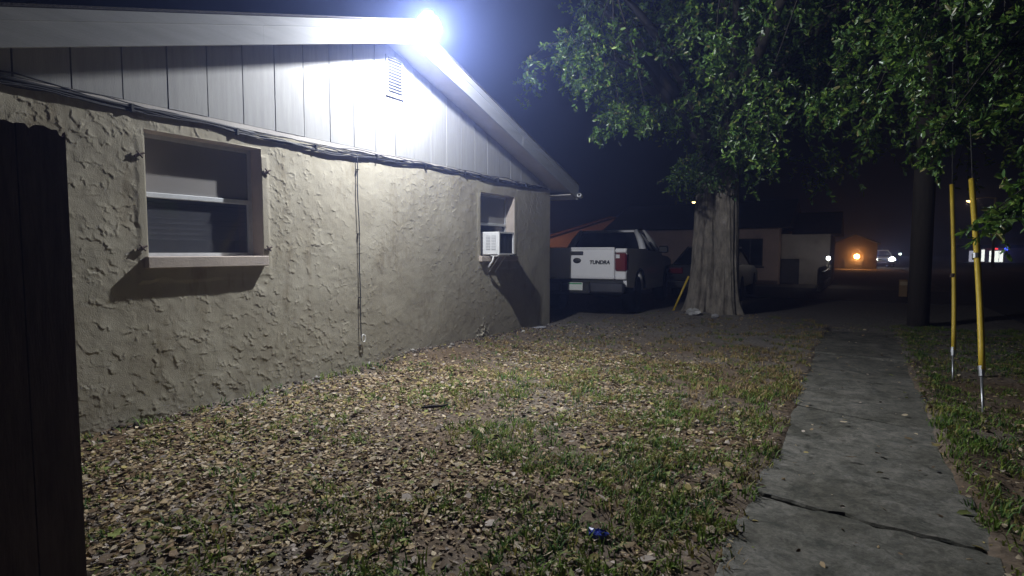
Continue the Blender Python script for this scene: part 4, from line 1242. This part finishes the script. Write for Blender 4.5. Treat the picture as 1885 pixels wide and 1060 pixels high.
def street_lamp(loc, arm, label, energy, head=0.22):
    x, y, z = loc
    t = thing('street_lamp', label, 'street lamp', (x + arm, y, 0), group='distant street lamps')
    MB().tube([(x + arm, y, -0.1), (x + arm, y, z + 0.2)], [0.11, 0.08], 10).build('mast', M_steel, t, True)
    MB().tube([(x + arm, y, z + 0.15), (x + arm * 0.5, y, z + 0.25), (x, y, z + 0.12)], 0.04, 8).build('arm', M_steel, t, True)
    MB().lathe([(head * .5, 0.14), (head, 0.06), (head * 1.05, 0.03)], 12, Matrix.Translation((x, y, z))).build('hood', M_steel, t, True)
    MB().lathe([(head, 0.03), (head * .8, -0.05), (head * .3, -0.09)], 12, Matrix.Translation((x, y, z))).build('lamp_glass', emit('sodium_glass', (1.0, 0.62, 0.22), 14.0), t, True)
    if energy:
        li = bpy.data.lights.new('street_bulb', 'POINT'); li.energy = energy; li.color = (1.0, 0.55, 0.22); li.shadow_soft_size = 0.15
        lo = bpy.data.objects.new('street_bulb', li); COL.objects.link(lo); lo.parent = t; lo.location = (-arm, 0, z - 0.2)


street_lamp((7.38, 57.5, 5.29), 1.6, 'distant amber street lamp to the right, behind the guy wire guard', 25)
street_lamp((-11.23, 46.2, 5.2), -1.4, 'distant amber street lamp glimpsed left of the oak trunk top', 0, 0.13)


def make_shed():
    t = thing('amber_lit_shed', 'small far shed lit orange by its wall lamp', 'shed', (-0.1, 50.6, 0))
    MB().prism([(-1.6, -0.1), (1.2, -0.1), (1.2, 1.9), (-0.2, 2.5), (-1.6, 1.9)], 1, 50, 53).build('wall', mat('shed_boards', (0.045, 0.035, 0.03), 0.9), t)
    for s in (-1, 1): MB().prism([(-0.2 + s * 1.6, 1.84), (-0.2, 2.52), (-0.2, 2.6), (-0.2 + s * 1.6, 1.92)], 1, 49.8, 53.2).build('roof_plane', M_far_roof, t)
    MB().box((-0.9, 49.95, 0), (0.3, 49.999, 0.75)).build('low_door', M_door, t)
    l = thing('amber_lamp', 'bright amber wall lamp on the far shed', 'lamp', (-0.09, 49.75, 0.9))
    MB().lathe([(0.04, -0.16), (0.15, -0.1), (0.17, 0), (0.15, 0.1), (0.04, 0.16)], 12, Matrix.Translation((-0.09, 49.7, 0.95))).build('lantern', emit('amber_glass', (1.0, 0.40, 0.09), 120.0, 0.5), l, True)
    MB().box((-0.12, 49.80, 1.0), (-0.06, 49.998, 1.06)).build('bracket', M_black, l)
    li = bpy.data.lights.new('amber_bulb', 'POINT'); li.energy = 2.5; li.color = (1.0, 0.4, 0.1); li.shadow_soft_size = 0.15
    lo = bpy.data.objects.new('amber_bulb', li); COL.objects.link(lo); lo.parent = l; lo.location = (0, -0.05, 0.05)


make_shed()


def make_store():
    t = thing('lit_shop', 'tiny brightly lit shop front far away at the right edge', 'shop', (13.6, 92, 0))
    Y = 90.0
    MB().box((10.6, Y, -0.1), (19.0, Y + 6, 3.0)).build('wall', M_grey_wall, t)
    MB().box((10.4, Y - 0.6, 1.75), (19.2, Y - .01, 2.1)).build('canopy', M_far_roof, t)
    wl = emit('shop_window_light', (0.95, 1.0, 0.92), 2.4); wd = emit('shop_window_dim', (0.8, 0.82, 1.0), 0.8)
    for k, (a, b, z0, z1, m) in enumerate(((11.75, 12.25, 0.05, 1.4, wd), (12.35, 12.8, 0.05, 1.5, wd), (12.95, 13.25, 0.1, 1.55, wl), (13.7, 14.15, 0.05, 1.4, wl), (14.2, 14.6, 0.05, 1.4, wl), (14.65, 15.0, 0.05, 1.4, wl))):
        w = MB().box((a, Y - 0.03, z0), (b, Y - .002, z1)).build('window', m, t)
        MB().box((a - .05, Y - 0.05, z0), (a - .002, Y - .003, z1)).build('window_frame', M_door, w)
    MB().box((13.9, Y - 0.66, 1.55), (14.4, Y - .61, 1.74)).build('red_sign', emit('red_neon', (1.0, 0.05, 0.06), 3.0), t)
    MB().lathe([(0.1, -0.2), (0.2, 0), (0.1, 0.2)], 10, Matrix.Translation((15.15, Y - 0.8, 1.65))).build('blue_sign', emit('blue_neon', (0.06, 0.1, 1.0), 5.0), t, True)
    f = thing('garden_lamp', 'pinprick white lamp far down the street, left of the utility pole', 'lamp', (3.77, 72.6, 0))
    MB().tube([(3.77, 72.6, 0), (3.77, 72.6, 0.95)], 0.04, 6).build('post', M_steel, f)
    MB().lathe([(0.05, 0), (0.12, 0.06), (0.12, 0.14), (0.04, 0.2)], 10, Matrix.Translation((3.77, 72.6, 0.95))).build('lantern', emit('greenish_lamp', (0.85, 1.0, 0.8), 8.0), f, True)


make_store()


# ------------------------------------------------------------------ leaf litter, grass, rubbish
def make_litter():
    g = np.random.default_rng(55)
    N = 360000
    x = g.uniform(-4.68, 2.4, N); y = g.uniform(0.9, 11.5, N)
    dens = np.clip((fbm(x * 0.9 + 3, y * 0.9, 12) - 0.30) * 2.6, 0.16, 1)
    side = 1 / (1 + np.exp((x + 1.0 + 0.10 * (y - 4)) * 2.2))
    dist = 1 / (1 + np.exp((y - 5.9 + 0.55 * (x + 2)) * 1.3))
    dens = dens * (0.34 + 0.66 * side) * (0.08 + 0.92 * dist)
    dens *= np.clip((x - WALL_X - 0.03 + 0.35 * (fbm(y * 2, x * 2, 7) - 0.5)) / 0.65, 0.06, 1)
    sw = (x > -0.5) & (x < 0.6) & (y < 10.9)
    dens = np.where(sw, 0.005 + 0.10 * np.exp(-((np.abs(x - 0.05) - 0.52) / 0.05) ** 2), dens)
    dens = np.where(x > 0.6, 0.06, dens)
    keep = g.random(N) < dens * 0.9
    x, y = x[keep], y[keep]; n = len(x)
    sw = sw[keep]
    z = ground_h(x, y) + g.uniform(0.003, 0.020, n)
    z = np.where(sw, 0.034, z)
    L = np.clip(g.lognormal(math.log(0.027), 0.38, n), 0.010, 0.07) * np.where(g.random(n) < 0.12, 1.3, 1.0)
    a = g.uniform(0, 2 * math.pi, n)
    D = np.stack([np.cos(a), np.sin(a), g.normal(0, 0.17, n)], 1)
    base = np.array([[0.38, 0.285, 0.165], [0.52, 0.43, 0.30], [0.22, 0.145, 0.08], [0.33, 0.27, 0.10], [0.10, 0.07, 0.042], [0.42, 0.36, 0.31], [0.19, 0.22, 0.06]])
    C = base[g.choice(7, n, p=[.23, .14, .20, .12, .15, .08, .08])] * g.uniform(0.55, 1.3, (n, 1))
    D /= np.linalg.norm(D, axis=1, keepdims=True)
    up = np.stack([g.normal(0, 0.45, n), g.normal(0, 0.45, n), np.ones(n)], 1)
    Sd = np.cross(up, D); Sd /= np.linalg.norm(Sd, axis=1, keepdims=True); Nn = np.cross(D, Sd)
    w = (L * g.uniform(0.16, 0.34, n))[:, None]; curl = (L * g.uniform(-0.10, 0.22, n))[:, None]; fold = w * g.uniform(0.0, 0.6, (n, 1)); Lc = L[:, None]
    P = np.stack([x, y, z], 1)
    b = P - D * Lc * .5 + Nn * curl; tip = P + D * Lc * .5 + Nn * curl
    l1 = P - D * Lc * .12 + Sd * w + Nn * fold; r1 = P - D * Lc * .12 - Sd * w + Nn * fold
    l2 = P + D * Lc * .25 + Sd * w * .8 + Nn * (fold + curl * .4); r2 = P + D * Lc * .25 - Sd * w * .8 + Nn * (fold + curl * .4)
    V = np.stack([b, l1, l2, tip, r2, r1], 1).reshape(-1, 3); i = np.arange(n)[:, None] * 6
    Q = np.concatenate([i + np.array([[0, 1, 2, 3]]), i + np.array([[0, 3, 4, 5]])])
    o = link('leaf_litter', fast_mesh('leaf_litter', V, Q, False, np.repeat(C, 6, 0)), M_litter)
    tag(o, 'dry tan and brown oak leaves strewn over the yard', 'leaves', kind='stuff')


make_litter()


def make_grass():
    g = np.random.default_rng(66)
    T = 34000
    x = g.uniform(-4.68, 3.2, T); y = g.uniform(0.9, 12.2, T)
    right = 1 / (1 + np.exp(-(x + 2.7 - 0.05 * y) * 1.8))
    patch = np.clip((fbm(x * 2.6, y * 2.6, 41) - 0.43) * 6, 0, 1)
    dens = patch * (0.09 + 0.70 * right) * np.clip(1.5 - y / 8.5, 0.10, 1)
    dens = dens + 0.30 * (x < -0.6) * np.clip((y - 4.6) / 1.5, 0, 1) * np.clip((8.6 - y) / 2.0, 0, 1) * np.clip((fbm(x * 3.1, y * 3.1, 91) - 0.36) * 4, 0, 1)
    edge = np.exp(-((x + 0.62) / 0.16) ** 2) * 0.7 + np.exp(-((x - 0.72) / 0.14) ** 2) * 0.7
    dens = np.where(x > 0.6, 0.42 * np.clip(patch + 0.2, 0, 1), dens) + edge * 0.5 * np.clip(1.6 - y / 8, 0.2, 1)
    dens = dens + 0.35 * np.exp(-((x + 4.58) / 0.10) ** 2) * np.clip(1.2 - y / 6, 0, 1) * (fbm(y * 3, x, 77) > 0.5)
    jy = np.min(np.abs(y[:, None] - np.array([3.13, 3.81, 5.17, 6.7, 8.13, 9.43])[None] + 0.12 * x[:, None]), 1)
    dens = np.where((x > -0.40) & (x < 0.52) & (y < 10.9), 0.22 * (jy < 0.035), dens)
    k = g.random(T) < dens
    x, y = x[k], y[k]; nt = len(x)
    nb = 11
    X = np.repeat(x, nb) + g.normal(0, 0.028, nt * nb); Y = np.repeat(y, nb) + g.normal(0, 0.028, nt * nb)
    n = len(X)
    Z = ground_h(X, Y)
    a = g.uniform(0, 2 * math.pi, n); lean = g.uniform(0.3, 1.3, n)
    h = g.uniform(0.02, 0.062, n) * np.repeat(g.uniform(0.7, 1.3, nt) * np.where(y > 5.5, 0.75, 1.0) * np.where((x > -0.40) & (x < 0.52), 0.4, 1.0), nb)
    D = np.stack([np.cos(a), np.sin(a), np.zeros(n)], 1); Sd = np.stack([-np.sin(a), np.cos(a), np.zeros(n)], 1) * 0.0042
    U = np.array([[0, 0, 1.0]])
    P = np.stack([X, Y, Z - 0.004], 1); H = h[:, None]; Ln = lean[:, None]
    m = P + U * H * .65 + D * H * Ln * .35; tip = P + U * H * .95 + D * H * Ln
    V = np.stack([P - Sd, P + Sd, m + Sd * .8, m - Sd * .8, tip + Sd * .15, tip - Sd * .15], 1).reshape(-1, 3)
    i = np.arange(n)[:, None] * 6
    Q = np.concatenate([i + np.array([[0, 1, 2, 3]]), i + np.array([[3, 2, 4, 5]])])
    base = np.array([[0.14, 0.23, 0.03], [0.20, 0.26, 0.04], [0.28, 0.25, 0.07], [0.08, 0.17, 0.04], [0.36, 0.26, 0.12]])
    straw = (g.random(nt) < np.clip((y - 4.2) / 3.5, 0.06, 0.72)) & (x < 0)
    kind = np.where(straw, np.where(g.random(nt) < 0.75, 4, 2), g.choice(4, nt, p=[.4, .25, .15, .2]))
    C = np.repeat(base[kind], nb, 0) * g.uniform(0.7, 1.25, (n, 1))
    o = link('grass', fast_mesh('grass', V, Q, False, np.repeat(C, 6, 0)), M_grass)
    tag(o, 'thin tufts of short green grass among the dry leaves', 'grass', kind='stuff')


make_grass()


def make_rubble():
    g = np.random.default_rng(88)
    n = 900
    y = g.uniform(1.2, 9.0, n); x = WALL_X + 0.03 + np.abs(g.normal(0, 0.10, n)); r = g.uniform(0.006, 0.022, n) * np.where(g.random(n) < 0.08, 1.8, 1.0)
    P = np.stack([x, y, ground_h(x, y) + r * 0.3], 1)
    O = np.array([[1, 0, 0], [-1, 0, 0], [0, 1, 0], [0, -1, 0], [0, 0, 0.8], [0, 0, -0.8]], float)
    V = (P[:, None] + O[None] * r[:, None, None] * g.uniform(0.5, 1.3, (n, 6, 1))).reshape(-1, 3)
    F = np.array([[0, 2, 4], [2, 1, 4], [1, 3, 4], [3, 0, 4], [2, 0, 5], [1, 2, 5], [3, 1, 5], [0, 3, 5]])
    Q = (np.arange(n)[:, None, None] * 6 + F[None]).reshape(-1, 3)
    base = np.array([[0.10, 0.08, 0.065], [0.20, 0.18, 0.16], [0.34, 0.32, 0.29], [0.07, 0.055, 0.045]])
    C = np.repeat(base[g.choice(4, n, p=[.4, .25, .1, .25])], 6, 0)
    tag(link('rubble', fast_mesh('rubble', V, Q, False, C), M_litter), 'crumbs of soil and mortar along the foot of the wall', 'rubble', kind='stuff')


make_rubble()


def crumple(name, label, cat, c, size, m, seed, flat=0.45):
    g = np.random.default_rng(seed)
    n, k = 12, 7; V = []
    for j in range(k):
        ph = math.pi * (j + 0.5) / k
        for i in range(n):
            th = 2 * math.pi * i / n
            r = 0.6 + 0.6 * g.random()
            V.append((c[0] + size[0] * r * math.sin(ph) * math.cos(th), c[1] + size[1] * r * math.sin(ph) * math.sin(th), max(c[2] + 0.004, c[2] + size[2] * flat * (0.9 + r * math.cos(ph)))))
    F = [(j * n + i, j * n + (i + 1) % n, (j + 1) * n + (i + 1) % n, (j + 1) * n + i) for j in range(k - 1) for i in range(n)]
    F += [tuple(range(n - 1, -1, -1)), tuple(range((k - 1) * n, k * n))]
    o = MB().add(V, F).build(name, m)
    tag(o, label, cat)


crumple('plastic_wrapper', 'crumpled blue plastic wrapper lying in the leaves near the pavement', 'litter', (-0.99, 2.40, float(ground_h(-0.99, 2.40))), (0.055, 0.035, 0.05), mat('blue_plastic', (0.03, 0.05, 0.30), 0.25, var=0.4, scale=40), 1)
crumple('paper_scrap', 'pale scrap of paper on the ground below the air conditioner', 'litter', (-4.58, 8.45, float(ground_h(-4.58, 8.45))), (0.10, 0.17, 0.05), mat('grey_paper', (0.42, 0.42, 0.46), 0.7, var=0.2, scale=20), 2, 0.3)
crumple('white_stone', 'round white stone at the foot of the wall', 'stone', (-4.47, 7.72, float(ground_h(-4.47, 7.72))), (0.03, 0.035, 0.03), mat('white_stone', (0.55, 0.54, 0.52), 0.8, var=0.1), 3, 0.8)
crumple('plastic_bag', 'crumpled whitish plastic bag at the foot of the oak trunk', 'litter', (-2.72, 11.30, float(ground_h(-2.72, 11.30))), (0.16, 0.10, 0.12), mat('clear_plastic', (0.42, 0.42, 0.42), 0.3, var=0.2, scale=20), 4, 0.6)
crumple('plastic_cup', 'small pale crushed cup right of the oak trunk base', 'litter', (-2.30, 11.25, float(ground_h(-2.30, 11.25))), (0.07, 0.06, 0.07), mat('pale_plastic', (0.36, 0.36, 0.38), 0.4, var=0.2, scale=20), 5, 0.6)


def make_stick():
    z = float(ground_h(-2.95, 3.62)) + 0.028
    o = MB().tube([(-3.02, 3.55, z), (-2.96, 3.60, z + 0.006), (-2.90, 3.67, z + 0.002), (-2.86, 3.70, z + 0.012)], [0.008, 0.013, 0.011, 0.006], 7).build('fallen_stick', M_twig, None, True)
    tag(o, 'short dark stick lying on the leaf litter', 'stick')


make_stick()


# ------------------------------------------------------------------ haze added to stand in for lamp glare
def make_glow_haze():
    m = bpy.data.materials.new('glow_haze'); m.use_nodes = True
    N = m.node_tree.nodes; N.remove(N['Principled BSDF'])
    v = N.new('ShaderNodeVolumePrincipled')
    v.inputs['Color'].default_value = (0.34, 0.45, 1.0, 1); v.inputs['Density'].default_value = 0.0098; v.inputs['Anisotropy'].default_value = 0.80
    m.node_tree.links.new(v.outputs[0], N['Material Output'].inputs['Volume'])
    o = MB().box((-195, -195, -1.2), (195, 195, 14.5)).build('haze', m)
    tag(o, 'thin bluish haze in the humid night air', 'haze', kind='stuff')


make_glow_haze()
